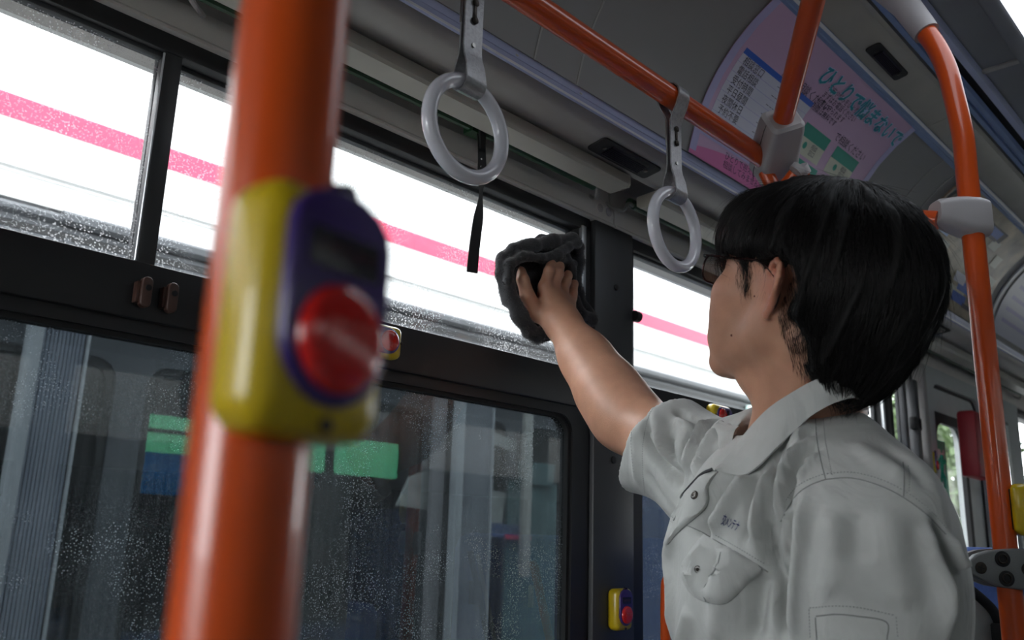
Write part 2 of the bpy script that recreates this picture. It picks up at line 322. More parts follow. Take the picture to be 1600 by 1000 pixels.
# black pull strap hanging from the rod
t = thing('pull_strap', 'black shade pull strap hanging in front of the window inside the front ring', 'strap', (0.885, 0.945, 0.40))
MB().prism([(0.936, 0.628), (0.936, 0.652), (0.958, 0.652), (0.958, 0.628)], 0.868, 0.905).build('bracket', M['green'], t)
b = MB(); vsx = []; Zs = np.linspace(0.632, 0.395, 30); nrm = []
for i, z in enumerate(Zs):
    u = i / 29; w = 0.0072 if u < 0.22 else (0.0072 - 0.005 * math.exp(-((u - 0.45) / 0.12) ** 2)) + 0.002 * u; ang = 0.2 + 1.0 * math.exp(-((u - 0.45) / 0.15) ** 2) + 0.2 * u
    cx = 0.888 + 0.003 * math.sin(u * 5); cy = 0.938 - 0.004 * math.sin(u * 4); dx, dy = math.cos(ang) * w, -math.sin(ang) * w * 0.9
    vsx += [(cx - dx, cy - dy - 0.0007, z), (cx + dx, cy + dy - 0.0007, z), (cx + dx, cy + dy + 0.0007, z), (cx - dx, cy - dy + 0.0007, z)]
fs = []
for i in range(29):
    for k in range(4): fs.append((4 * i + k, 4 * i + (k + 1) % 4, 4 * i + 4 + (k + 1) % 4, 4 * i + 4 + k))
fs += [(0, 1, 2, 3), (119, 118, 117, 116)]
b.raw(vsx, fs).build('webbing', M['rubber'], t)
MB().tube([(0.888, 0.936, 0.645), (0.888, 0.932, 0.60)], [0.009, 0.006], 10, flat=0.5).build('buckle', M['rubber'], t)
for z in (0.585, 0.572): MB().extrude([(0.0016 * math.cos(k), 0.0016 * math.sin(k)) for k in [j * math.pi / 4 for j in range(8)]], 0.001, T(0.889, 0.9355, z)).build('eyelet', M['steel'], t)

# ================================================================ WINDOWS OF wall_left
def ring_frame(x0, x1, z0, z1, y0, y1, ox0, ox1, oz0, oz1, r=0.03, n=6):
    """frame with a rounded opening (x0..x1, z0..z1) inside a plain outer rectangle"""
    inner = rrect(x1 - x0, z1 - z0, r, n, (x0 + x1) / 2, (z0 + z1) / 2)
    outer = []
    cx, cz = (x0 + x1) / 2, (z0 + z1) / 2
    corners = ((ox1, oz1), (ox0, oz1), (ox0, oz0), (ox1, oz0))
    for q in range(4):
        for k in range(n + 1):
            x, z = inner[q * (n + 1) + k]
            if k == n // 2: outer.append(corners[q])
            else:
                a = math.atan2(z - cz, x - cx)
                if (k < n / 2) == (q in (0, 2)): outer.append(((ox1 if x > cx else ox0), z))
                else: outer.append((x, (oz1 if z > cz else oz0)))
    N = len(inner); b = MB(); vs = []
    for y in (y0, y1): vs += [(x, y, z) for x, z in inner] + [(x, y, z) for x, z in outer]
    fs = []
    for i in range(N):
        j = (i + 1) % N
        fs += [(i, j, N + j, N + i), (2 * N + i, 2 * N + j, 3 * N + j, 3 * N + i), (i, j, 2 * N + j, 2 * N + i), (N + i, N + j, 3 * N + j, 3 * N + i)]
    return b.raw(vs, fs)
wn = [0]
def bus_window(x0, x1, mull, latches=(), clean=False):
    """black frame, fixed tinted lower pane, two sliding upper sashes. x0..x1: outer frame"""
    wn[0] += 1; root = MB(); root.box((x0, 0.985, 0.570), (x1, 1.02, 0.602), 0.003)
    o = struct(root.build('window_%d' % wn[0], M['black']))
    MB().box((x0, 0.978, 0.228), (x1, 1.02, 0.296), 0.003).build('transom', M['black'], o)
    MB().box((x0, 0.996, 0.294), (x1, 1.004, 0.2985), 0.0015).build('sill_channel', M['silver'], o)
    for a, b_ in ((x0, x0 + 0.02), (x1 - 0.028, x1)): MB().box((a, 0.985, 0.29), (b_, 1.02, 0.58), 0.002).build('side_channel', M['rubber'], o)
    MB().box((x1 - 0.0285, 0.982, 0.295), (x1 - 0.016, 0.99, 0.575), 0.001).build('silver_channel', M['silver'], o)
    ring_frame(x0 + 0.045, x1 - 0.045, -0.50, 0.212, 0.985, 1.02, x0, x1, -0.56, 0.230, 0.035).build('lower_frame', M['black'], o)
    ring_frame(x0 + 0.052, x1 - 0.052, -0.494, 0.206, 0.990, 1.01, x0 + 0.03, x1 - 0.03, -0.52, 0.225, 0.032).build('glazing_seal', M['rubber'], o)
    MB().box((x0 + 0.04, 0.999, -0.51), (x1 - 0.04, 1.003, 0.22)).build('lower_pane', M['glass_low'], o)
    for k, (a, b_, yy) in enumerate(((x0 + 0.02, mull + 0.012, 1.0), (mull - 0.012, x1 - 0.03, 1.012))):
        s_ = MB(); s_.box((a, yy - 0.006, 0.564), (b_, yy + 0.006, 0.578), 0.002); s_.box((a, yy - 0.006, 0.292), (b_, yy + 0.006, 0.298), 0.001)
        ww = 0.024 if k == 0 else 0.020
        if k == 0: s_.box((b_ - ww, yy - 0.012, 0.292), (b_, yy + 0.006, 0.578), 0.003); s_.box((a, yy - 0.006, 0.292), (a + 0.012, yy + 0.006, 0.578), 0.002)
        else: s_.box((a, yy - 0.005, 0.292), (a + ww, yy + 0.006, 0.578), 0.003); s_.box((b_ - 0.008, yy - 0.006, 0.292), (b_, yy + 0.006, 0.578), 0.002)
        f = s_.build('sash', M['black2'], o)
        MB().box((a + 0.01, yy - 0.002, 0.296), (b_ - 0.006, yy + 0.002, 0.568)).build('upper_pane', M['glass_clean' if clean else 'glass_up'], f)
    if not clean: MB().tube([(mull - 0.0135, 0.9855, 0.298), (mull - 0.0135, 0.9855, 0.566)], 0.0014, 6).build('silver_bead', M['silver'], o)
    for lx in latches:
        l = MB(); l.extrude([(x, z) for x, z in rrect(0.0125, 0.036, 0.006, 5)], 0.009, T(lx, 0.972, 0.258), 0.0018); l.box((lx - 0.010, 0.968, 0.245), (lx - 0.004, 0.98, 0.27), 0.001)
        q = l.build('latch', M['brown'], o)
        MB().extrude([(0.0036 * math.cos(k), 0.0036 * math.sin(k)) for k in [j * math.pi / 6 for j in range(12)]], 0.0012, T(lx + 0.001, 0.963, 0.263), 0.0004).build('screw', M['rubber'], q)
    return o
bus_window(-1.12, -0.06, -0.58)
bus_window(-0.045, 1.232, 0.404, (0.4, 0.431))
bus_window(1.352, 2.66, 2.0, clean=True)
def pillar(x0, x1, screws=()):
    p = struct(MB().box((x0, 0.976, -0.60), (x1, 1.02, 0.595), 0.004).build('trim_1', M['black2']))
    for x, z, r in screws: MB().extrude([(r * math.cos(k), r * math.sin(k)) for k in [j * math.pi / 8 for j in range(16)]], 0.003, T(x, 0.976, z), 0.0012).build('screw_cap', M['rubber'], p)
    return p
p1 = pillar(1.236, 1.358, ((1.293, 0.142, 0.007), (1.300, 0.473, 0.006), (1.300, -0.24, 0.006)))
k_ = MB().tube([(1.354, 0.972, 0.427), (1.368, 0.972, 0.427)], 0.011, 14).build('knob', M['rubber'], p1)
pillar(-0.06, -0.045); pillar(-1.6, -1.12)
struct(MB().box((XA, 1.0, FZ), (XB, 1.10, -0.57), 0.004).build('wall_left', M['wall']))
MB().box((XA, 1.10, 0.60), (XB, 1.11, 1.12)).build('outer_skin', M['bus_white'], wl); MB().box((XA, 1.10, -1.9), (XB, 1.11, -0.56)).build('outer_skin', M['bus_white'], wl)
struct(MB().box((XA, 0.93, FZ + 0.02), (XB, 1.0, FZ + 0.30), 0.01).build('trim_1', M['grey_panel']))
# dark frames between second window and emergency door
fr = struct(MB().box((2.66, 0.985, -0.56), (2.70, 1.03, 0.60), 0.004).build('trim_1', M['black']))
bus_window(2.70, 2.98, 2.84, clean=True)
MB().box((2.82, 0.95, -0.3), (2.85, 0.98, 0.52), 0.006).build('curtain_track', M['black2'], fr)
MB().box((2.90, 0.95, -0.5), (2.935, 0.985, 0.585), 0.006).build('grey_strip', M['grey_panel'], fr)
MB().box((2.80, 0.95, 0.36), (2.86, 0.97, 0.40), 0.005).build('bolt_housing', M['rubber'], fr)
# emergency door (door_1)
dr = struct(ring_frame(3.06, 3.56, -0.50, 0.548, 0.975, 1.03, 2.98, 3.74, -0.9, 0.600, 0.05).build('door_1', M['wall']))
ring_frame(3.072, 3.548, -0.49, 0.538, 0.985, 1.0, 3.055, 3.57, -0.51, 0.556, 0.05).build('door_seal', M['rubber'], dr)
ring_frame(3.085, 3.38, -0.40, 0.43, 0.99, 1.02, 3.065, 3.56, -0.52, 0.54, 0.06).build('door_leaf', M['wall'], dr)
ring_frame(3.097, 3.368, -0.39, 0.42, 0.985, 1.0, 3.08, 3.40, -0.41, 0.455, 0.06).build('window_seal', M['rubber'], dr)
MB().box((3.08, 1.002, -0.42), (3.40, 1.006, 0.46)).build('door_pane', M['glass_clean'], dr)
MB().box((3.60, 0.955, -0.5), (3.635, 0.985, 0.56), 0.012).build('door_post', M['cream'], dr)
# emergency exit pictogram hung in the door window
sg = thing('exit_sign', 'green emergency exit pictogram sheet on the far door window', 'sign', (3.23, 0.98, 0.1))
ex0 = on_y(1456, 683, 0.98); ex1 = on_y(1478, 745, 0.98)
X0, X1, Z1, Z0 = 3.03, 3.15, 0.355, 0.165
MB().box((X0, 0.978, Z0), (X1, 0.981, Z1), 0.001).build('green_field', M['sign_green'], sg)
MB().box((X0 + .02, 0.976, Z0 + .04), (X1 - .03, 0.978, Z1 - .03), 0.0005).build('white_field', M['sign_white'], sg)
MB().box((X0, 0.978, Z0 - .09), (X1, 0.981, Z0 - 0.002), 0.001).build('lower_label', M['sign_white'], sg)
fig = MB()
cxg = (X0 + X1) / 2 - .005; zc = (Z0 + Z1) / 2
def stroke(a, b_, w): fig.tube([(cxg + a[0], 0.9755, zc + a[1]), (cxg + b_[0], 0.9755, zc + b_[1])], w, 8, flat=1)
fig.tube([(cxg + 0.012, 0.9757, zc + 0.062), (cxg + 0.012, 0.9740, zc + 0.062)], 0.0095, 12)
stroke((0.005, 0.045), (-0.002, -0.005), 0.008); stroke((-0.002, -0.005), (0.018, -0.03), 0.006); stroke((0.018, -0.03), (0.014, -0.062), 0.006)
stroke((-0.002, -0.005), (-0.014, -0.04), 0.006); stroke((-0.014, -0.04), (-0.034, -0.046), 0.005); stroke((0.005, 0.04), (-0.026, 0.022), 0.005); stroke((-0.026, 0.022), (-0.03, 0.0), 0.004); stroke((0.006, 0.04), (0.026, 0.02), 0.005); stroke((0.026, 0.02), (0.04, 0.03), 0.004)
fig.build('running_figure', M['sign_green'], sg)
# red padding, notice holder and frames beyond the door
rp = MB(); ra_, rb_ = on_y(1512, 690, 0.90).x, on_y(1536, 690, 0.90).x; rp.box((ra_, 0.87, 0.235), (rb_, 0.93, 0.455), 0.012); tag(rp.build('red_pad', M['red_pad']), 'dark red padded guard hanging beside the far door', 'pad')
nh = thing('notice_board', 'white notice board with dark edges behind the red guard', 'notice board', (3.9, 0.96, 0.2))
MB().box((3.60, 0.955, 0.24), (3.86, 0.968, 0.50), 0.004).build('frame', M['dark_metal'], nh)
MB().box((3.615, 0.953, 0.255), (3.845, 0.956, 0.485)).build('sheet', M['sign_white'], nh)
MB().box((3.60, 0.92, 0.20), (3.85, 0.965, 0.232), 0.004).build('tray', M['rubber'], nh)
struct(MB().box((3.74, 0.975, -0.56), (4.10, 1.03, 0.60), 0.004).build('trim_1', M['wall']))
for k, x in enumerate((3.80, 3.88, 3.96)): struct(MB().box((x, 0.955, -0.5), (x + 0.03, 0.98, 0.2), 0.004).build('trim_1', M['black2'] if k != 1 else M['wall']))
bus_window(4.10, 5.3, 4.7, clean=True)
struct(MB().box((5.3, 0.975, -0.56), (6.0, 1.03, 0.60), 0.004).build('trim_1', M['black2']))
# far end wall and the right side with its window band
re_ = MB(); re_.box((XB, -1.3, FZ), (XB + 0.05, 1.12, 0.0)); re_.box((XB, -1.3, 0.5), (XB + 0.05, 1.12, 1.06)); re_.box((XB, 0.3, 0), (XB + 0.05, 1.12, 0.5)); re_.box((XB, -1.3, 0), (XB + 0.05, -0.95, 0.5))
struct(re_.build('wall_back', M['wall']))
wr = MB(); wr.box((XA, YR - 0.05, FZ), (XB, YR, -0.50)); wr.box((XA, YR - 0.05, 0.56), (XB, YR, 1.06)); wr.box((XA, YR - 0.05, 0.20), (XB, YR, 0.31))
for x in (-1.6, -0.3, 1.0, 2.3, 3.6, 4.9): wr.box((x, YR - 0.05, -0.6), (x + 0.14, YR, 0.6))
wrr = struct(wr.build('wall_right', M['wall']))
for x in (-1.46, -0.16, 1.14, 2.44, 3.74, 5.04):
    MB().box((x, YR - 0.03, -0.51), (min(x + 1.16, XB), YR - 0.026, 0.21)).build('tinted_pane', M['glass_low'], wrr); MB().box((x, YR - 0.03, 0.31), (min(x + 1.16, XB), YR - 0.026, 0.57)).build('upper_pane', M['glass_clean'], wrr)
fw_ = MB(); fw_.box((XA - 0.05, YR, FZ), (XA, 1.10, -0.25)); fw_.box((XA - 0.05, YR, 0.55), (XA, 1.10, 1.10)); fw_.box((XA - 0.05, 0.97, -0.25), (XA, 1.10, 0.55)); fw_.box((XA - 0.05, YR, -0.25), (XA, 0.1, 0.55))
struct(fw_.build('wall_front', M['wall']))
cr = struct(MB().slab([(-y + (-0.28), z) for y, z in reversed(COVE)], XA, XB, -0.004).build('trim_1', M['cove']))
struct(MB().prism([(-1.06, 0.68), (-1.28, 0.62), (-1.28, 0.70), (-1.06, 0.70)], XA, XB).build('trim_1', M['grey_panel']))
struct(MB().prism([(-0.88, 0.92), (-0.42, 0.96), (-0.42, 0.99), (-0.88, 0.99)], XA, XB).build('trim_1', M['cream']))
dep_ = MB(); dep_.box((-3, -9.5, -2.0), (20, -2.6, 5.6), 0.05); tag(dep_.build('sky_blocker', nmat('dark_sky_blocker', (0.20, 0.20, 0.19), 0.8, noise=0.1)), 'added unseen dark building beside the bus, behind the viewer', 'blocker')  # unseen block added to hold back sky light from the viewer's side
# ceiling lamp
lp = thing('ceiling_lamp', 'lit white lamp panel in the dark ceiling, top right corner', 'lamp', (1.3, 0.2, CZ))
LX0, LX1, LY0, LY1 = 0.75, 1.95, 0.05, 0.36
def lamp_xy(lx0, lx1, ly0, ly1):
    b = MB(); b.box((lx0, ly0, CZ - 0.02), (lx1, ly1, CZ - 0.001), 0.009, 3); b.build('housing', M['ceil'], lp)
    e = nmat('lamp_diffuser', (0.9, 0.93, 1.0), 0.5, emis=(0.85, 0.92, 1.0), estr=2.2)
    MB().box((lx0 + 0.03, ly0 + 0.03, CZ - 0.024), (lx1 - 0.03, ly1 - 0.035, CZ - 0.018), 0.002).build('diffuser', e, lp)
lamp_xy(LX0, LX1, LY0, LY1)
# ================================================================ POLES AND RAILS
RAILR = 0.016; RY_, RZ_ = 0.640, 0.631
jx = on_y(1193, 243, RY_)
def curve_pole(pts, r=RAILR, n=24): return MB().tube(pts, r, n)
ra = thing('handrail', 'long orange handrail with two hanging straps running below the ceiling', 'handrail', (jx.x, RY_, RZ_))
MB().tube([(-1.4, RY_, RZ_), (jx.x + 0.01, RY_, RZ_)], RAILR, 28).build('tube', M['orange'], ra)
# joint cover at the rail end and the tube rising from it to the ceiling
top = at(1286, -60, 1.155); j0 = Vector((jx.x + 0.028, RY_, RZ_)); top = j0 + (top - j0) * ((CZ + 0.004 - j0.z) / (top.z - j0.z))
rs = thing('ceiling_strut', 'orange strut rising from the handrail joint to the ceiling over the poster', 'pole', tuple(j0))
MB().tube([j0, top], 0.0165, 28).build('tube', M['orange'], rs)
jc = thing('rail_joint', 'angular grey plastic joint cover at the end of the long handrail', 'joint cover', tuple(j0))
d = (top - j0).normalized()
def joint_shell(a, b_, w0, w1, lo):
    """tapering rounded housing around the strut axis from j0 (low) upwards"""
    Zl = d; Xl = (Vector((1, 0, 0)) - Zl * Zl.x).normalized(); Yl = Zl.cross(Xl)
    prof = [(-0.034, 0.6), (-0.030, 0.85), (-0.018, 1.08), (0.0, 1.12), (0.04, 1.10), (0.092, 1.02), (0.105, 0.96), (0.110, 0.78)]
    t_ = bmesh.new(); rings = []
    for s_, k in prof:
        sx_ = 0.030 * k; sy_ = 0.027 * k
        rings.append([t_.verts.new(j0 + Zl * s_ + Xl * (x + (0.004 if s_ < 0.03 else 0)) + Yl * y) for x, y in rrect(2 * sx_, 2 * sy_, 0.010 * k, 4)])
    n = len(rings[0])
    for p, q in zip(rings, rings[1:]):
        for i in range(n): t_.faces.new((p[i], p[(i + 1) % n], q[(i + 1) % n], q[i]))
    t_.faces.new(rings[0][::-1]); t_.faces.new(rings[-1]); return t_, Xl, Yl, Zl
t_, Xl, Yl, Zl = joint_shell(0, 0, 0, 0, 0)
jb = MB(); jb._merge(t_); jb.build('cover', M['cap'], jc)
sm = MB(); sm.tube([j0 + Zl * s_ + Xl * -0.0 + Yl * -0.0 + Xl * (-0.0302 * k) for s_, k in ((-0.025, 1.0), (0.0, 1.12), (0.04, 1.10), (0.092, 1.02), (0.104, 0.95))], 0.0006, 6); sm.build('seam', M['rubber'], jc)
MB().tube([j0 + Vector((-0.0315, 0, 0)), j0 + Vector((-0.022, 0, 0))], 0.0185, 24).build('collar', M['cap'], jc)
# short tube end below the joint
st = thing('rail_stub', 'short orange tube end with a grey ring just below the joint, above the hair', 'handrail', tuple(at(1230, 284, 1.45)))
MB().tube(smooth_path([at(1196, 268, 1.47), at(1212, 296, 1.46), at(1228, 290, 1.45), at(1243, 272, 1.44)], 6), 0.0125, 18).build('tube', M['orange'], st)
MB().tube([at(1244, 271, 1.44), at(1251, 265, 1.44)], [0.0155, 0.0165], 18).build('ring', M['cap'], st)

# right pole: vertical, bends near the top towards the ceiling rail
pb = at(1529, 450, 1.30); PXx, PYy = pb.x, pb.y
ptop = at(1498, 128, 1.36)
rp_ = thing('grab_pole', 'orange floor-to-ceiling pole on the right, bent at the top', 'pole', (PXx, PYy, FZ))
zt = on_x(1500, 130, PXx).z
up_pts = [Vector((PXx, PYy, FZ)), Vector((PXx, PYy, 0.2)), Vector((PXx, PYy, 0.55))]
def pz(py): # height on the pole axis for an image row
    lo, hi = -1.2, 1.2
    for _ in range(50):
        mid = (lo + hi) / 2; c = ROT.transposed() @ Vector((PXx, PYy, mid)); y = CY - FOC * c.y / -c.z
        if y > py: lo = mid
        else: hi = mid
    return (lo + hi) / 2
zb = pz(185)
def xq(px_, py_): return on_x(px_, py_, PXx)
bend = smooth_path([Vector((PXx, PYy, zb - 0.10)), Vector((PXx, PYy, zb - 0.03)), xq(1490, 148), xq(1479, 108), xq(1463, 74), xq(1445, 48), xq(1425, 22), xq(1400, -8)], 6)
MB().tube([Vector((PXx, PYy, FZ)), Vector((PXx, PYy, 0))] + bend, RAILR, 26).build('tube', M['orange'], rp_)
c0, c1 = xq(1448, 52), xq(1385, -30)
MB().tube([c0, c0.lerp(c1, 0.15), c0.lerp(c1, 0.5), c1], [0.0205, 0.0215, 0.0225, 0.034], 22).build('top_cap', M['cap'], rp_)
# side clamp with a short cross tube
zc = pz(341)
cr0 = at(1432, 339, 1.34); crs = Vector((PXx, PYy, zc))
cl_ = thing('cross_rail', 'orange cross tube running behind the hair to the right pole', 'handrail', tuple(cr0))
far = at(1260, 330, 1.42)
near = at(1466, 344, 1.315)
MB().tube(smooth_path([at(1250, 268, 1.445), at(1256, 288, 1.45), at(1275, 318, 1.44), at(1310, 334, 1.42), at(1360, 340, 1.385), near], 8), 0.0145, 22).build('tube', M['orange'], cl_)
MB().tube([at(1246, 262, 1.446), at(1252, 274, 1.449)], 0.0172, 20).build('ring', M['cap'], cl_)
cp = thing('pole_clamp', 'smooth grey clamp joining the cross tube to the right pole', 'joint cover', tuple(crs))
t_ = bmesh.new(); ax = (near - crs); ax.z = 0; ax.normalize(); sd = Vector((-ax.y, ax.x, 0)); L_ = (near - crs).length + 0.004
rings = []
for u, hw, hh, zo in ((-0.024, 0.012, 0.024, 0), (-0.021, 0.020, 0.029, 0), (-0.008, 0.0225, 0.031, 0), (0.012, 0.0225, 0.0305, 0), (0.03, 0.021, 0.027, 0.0015), (L_ - 0.004, 0.018, 0.0195, 0.003), (L_, 0.015, 0.0165, 0.003)):
    rings.append([t_.verts.new(crs + ax * u + sd * x + Vector((0, 0, z + zo))) for x, z in rrect(2 * hw, 2 * hh, min(hw, hh) * 0.65, 5)])
n = len(rings[0])
for p, q in zip(rings, rings[1:]):
    for i in range(n): t_.faces.new((p[i], p[(i + 1) % n], q[(i + 1) % n], q[i]))
t_.faces.new(rings[0][::-1]); t_.faces.new(rings[-1]); b = MB(); b._merge(t_); b.build('cover', M['cap'], cp)

# near pole, far out of focus
npos = at(412, 500, 0.247); npx, npy = npos.x, npos.y
gp = thing('grab_pole', 'thick blurred orange pole in the left foreground', 'pole', (npx, npy, FZ))
MB().tube([(npx, npy, FZ), (npx, npy, CZ)], 0.0163, 40).build('tube', M['orange'], gp)

# ================================================================ STOP BUTTONS (local: face towards -y, up +z)
def stop_button():
    t = thing('stop_button', '', 'stop button'); W, Dp, H = 0.047, 0.025, 0.070
    b = MB(); b.box((-W / 2, -Dp, -H / 2), (W / 2, 0, H / 2), 0.0095, 5); b.build('case', M['yellow'], t, 60)
    out = []; w = 0.0185
    for k in range(9): a = math.pi * k / 8; out.append((w * math.cos(a) * (1 if True else 1), 0.021 + 0.0135 * math.sin(a)))
    for k in range(13): a = math.pi + math.pi * k / 12; out.append((0.0185 * math.cos(a), -0.0085 + 0.0185 * math.sin(a)))
    b = MB(); b.extrude(out, 0.0035, T(0, -Dp + 0.001, 0), 0.0018); b.build('face_plate', M['purple'], t, 50)
    b = MB(); b.extrude(rrect(0.026, 0.011, 0.0012, 3), 0.0007, T(0, -Dp - 0.0022, 0.0155), 0.0002); wnd = b.build('display_window', M['black_gloss'], t)
    text_obj('lettering', 'とまります', 0.0044, T(0, -Dp - 0.0031, 0.0155) @ Matrix.Rotation(math.pi / 2, 4, 'X'), nmat('dark_red_print', (0.09, 0.012, 0.02), 0.4) if 'dark_red_print' not in bpy.data.materials else bpy.data.materials['dark_red_print'], wnd, 0.00005, 'CENTER')
    b = MB(); P = [(0.0150, 0.0), (0.0150, 0.0025), (0.0138, 0.0042), (0.0115, 0.0052), (0.006, 0.0060), (0.0, 0.0062)]
    n = 32; vs = []; fs = []
    for r, h in P[:-1]: vs += [(r * math.cos(2 * math.pi * k / n), -Dp - 0.0015 - h, -0.0085 + r * math.sin(2 * math.pi * k / n)) for k in range(n)]
    vs.append((0, -Dp - 0.0015 - 0.0062, -0.0085))
    for q in range(len(P) - 2):
        for k in range(n): fs.append((q * n + k, q * n + (k + 1) % n, (q + 1) * n + (k + 1) % n, (q + 1) * n + k))
    for k in range(n): fs.append(((len(P) - 2) * n + k, (len(P) - 2) * n + (k + 1) % n, (len(P) - 1) * n))
    b.raw(vs, fs); ln = b.build('lens', M['red_lens'], t, 60)
    text_obj('lettering', 'お降りの方は\n押してください', 0.0030, T(0, -Dp - 0.0079, -0.0075) @ Matrix.Rotation(math.pi / 2, 4, 'X'), bpy.data.materials.get('pale_red_print') or nmat('pale_red_print', (0.75, 0.20, 0.18), 0.4), ln, 0.00005, 'CENTER')
    for z in (-0.0315,):
        b = MB(); b.extrude([(0.0022 * math.cos(k), 0.0022 * math.sin(k)) for k in [j * math.pi / 6 for j in range(12)]], 0.0012, T(0, -Dp + 0.0004, z), 0.0004); b.build('screw', M['dark_metal'], t)
    b = MB(); b.tube([(0, -Dp + 0.003, 0.0335), (0, -Dp - 0.001, 0.0325)], 0.0045, 12); b.build('top_notch', M['black_gloss'], t)
    b = MB(); b.box((-0.012, 0, -0.028), (0.012, 0.004, 0.028), 0.001); b.build('back_plate', M['rubber'], t)
    return t
sb = stop_button(); btns = []
GB = None
def place_btn(loc, rz, ry=0.0, label='', first=False, sc=1.0):
    o = sb if first else copy_tree(sb)
    o.matrix_world = Matrix.Translation(loc) @ Matrix.Rotation(rz, 4, 'Z') @ Matrix.Rotation(ry, 4, 'Y') @ Matrix.Scale(sc, 4)
    o['label'] = label; o['group'] = 'stop buttons'; return o
bp_ = at(470, 478, 0.215)
ang_n = math.radians(278)    # direction the face looks to
fn = Vector((math.cos(ang_n), math.sin(ang_n), 0))
place_btn(Vector((npx, npy, 0)) + Vector((0, 0, at(470, 478, 0.225).z)) + fn * 0.0065 + Vector((-fn.y, fn.x, 0)) * -0.001, ang_n + math.pi / 2, 0, 'large blurred yellow and purple stop button on the near orange pole', True, 0.96)
place_btn(Vector((0.733, 0.978, 0.262)), 0, -math.pi / 2, 'stop button lying sideways on the black window bar behind the near pole')
place_btn(Vector((1.652, 0.978, 0.264)), 0, math.pi / 2, 'stop button on the window bar between the raised sleeve and the neck', )
place_btn(Vector((1.297, 0.976, -0.118)), 0, 0, 'upright stop button low on the black window pillar')
place_btn(Vector((2.955, 0.975, 0.27)), math.radians(10), 0, 'small distant stop button on the frame beside the far door')
b5 = at(1604, 795, 1.2)
pang = math.radians(287)
place_btn(Vector((PXx, PYy, pz(796))) + Vector((math.cos(pang), math.sin(pang), 0)) * 0.012, pang + math.pi / 2, 0, 'yellow stop button on the right orange pole at the picture edge')

# ================================================================ HANGING STRAPS (local origin on the rail axis)
def hanging_strap():
    t = thing('hanging_strap', '', 'hanging strap'); W = 0.0135; th = 0.0022; r = RAILR + 0.0018
    def layer(sgn):
        c = []
        if sgn < 0:
            for k in range(9): a = math.radians(90 + 110 * k / 8); c.append((r * math.cos(a), r * math.sin(a)))
        else:
            for k in range(9): a = math.radians(90 - 110 * k / 8); c.append((r * math.cos(a), r * math.sin(a)))
        c = [c[0]] + c[1:]
        c += [(sgn * 0.0125, -0.018), (sgn * 0.006, -0.030), (sgn * 0.0022, -0.040), (sgn * 0.002, -0.075), (sgn * 0.002, -0.108), (sgn * 0.0035, -0.118), (sgn * 0.0085, -0.133)]
        rr = 0.0108; cz = -0.1497
        for k in range(8):
            a = math.radians((90 + sgn * -55) if False else 0)
        for k in range(1, 9):
            a = math.radians(30 - 120 * k / 8); c.append((sgn * -0 + (rr * math.cos(a)) * (1 if sgn > 0 else -1), cz + rr * math.sin(a)))
        return c
    for sgn, nm in ((-1, 'strap_band'), (1, 'strap_band')):
        c = layer(sgn); b = MB(); vs = []
        for i, (y, z) in enumerate(c):
            y0, z0 = c[max(i - 1, 0)]; y1, z1 = c[min(i + 1, len(c) - 1)]; ty, tz = y1 - y0, z1 - z0; l = math.hypot(ty, tz) or 1; ny, nz = -tz / l, ty / l
            if ny * sgn < 0: ny, nz = -ny, -nz
            if i == 0: ny, nz = 0, 1
            ww = W * (1.0 + 0.12 * math.exp(-((z + 0.16) / 0.02) ** 2))
            vs += [(-ww, y, z), (-ww, y + ny * th, z + nz * th), (ww, y + ny * th, z + nz * th), (ww, y, z)]
        n = len(c); fs = []
        for i in range(n - 1):
            for k in range(4): fs.append((4 * i + k, 4 * i + (k + 1) % 4, 4 * i + 4 + (k + 1) % 4, 4 * i + 4 + k))
        fs += [(0, 1, 2, 3), (4 * n - 1, 4 * n - 2, 4 * n - 3, 4 * n - 4)]
        b.raw(vs, fs); b.build(nm, M['strap'], t, 50)
    b = MB(); b.torus(0.0540, 0.0084, T(0, 0, -0.2035), 72, 20); b.build('ring', M['ring'], t, 80)
    b = MB(); b.box((-0.0022, -0.006, -0.072), (0.0022, -0.0042, -0.052), 0.0006); bk = b.build('buckle', M['dark_metal'], t)
    for z in (-0.051, -0.073):
        b = MB(); b.tube([(0, -0.004, z), (0, -0.0065, z), (0, -0.0075, z)], [0.0045, 0.0045, 0.003], 14); b.build('rivet', M['dark_metal'], bk)
    b = MB(); b.tube([(0, -0.004, -0.104), (0, -0.0056, -0.104)], 0.0026, 12); b.build('eyelet', M['steel'], t)
    b = MB(); b.box((-W - 0.0012, 0.0025, -0.078), (-W + 0.0006, 0.0045, -0.038), 0.0003); b.build('edge_clip', M['steel'], t)
    return t
hs = hanging_strap(); r1 = at(729, 211, 0.935); r2 = at(1055, 363, 1.24)
hs.location = (on_y(729, 211, RY_).x, RY_, RZ_); hs['label'] = 'hanging strap with the larger, nearer white ring'; hs['group'] = 'hanging straps'
h2 = copy_tree(hs); h2.location = (on_y(1055, 363, RY_).x, RY_, RZ_); h2['label'] = 'hanging strap with the farther white ring beside the man\'s head'
hs['base'] = (0, 0, 0)

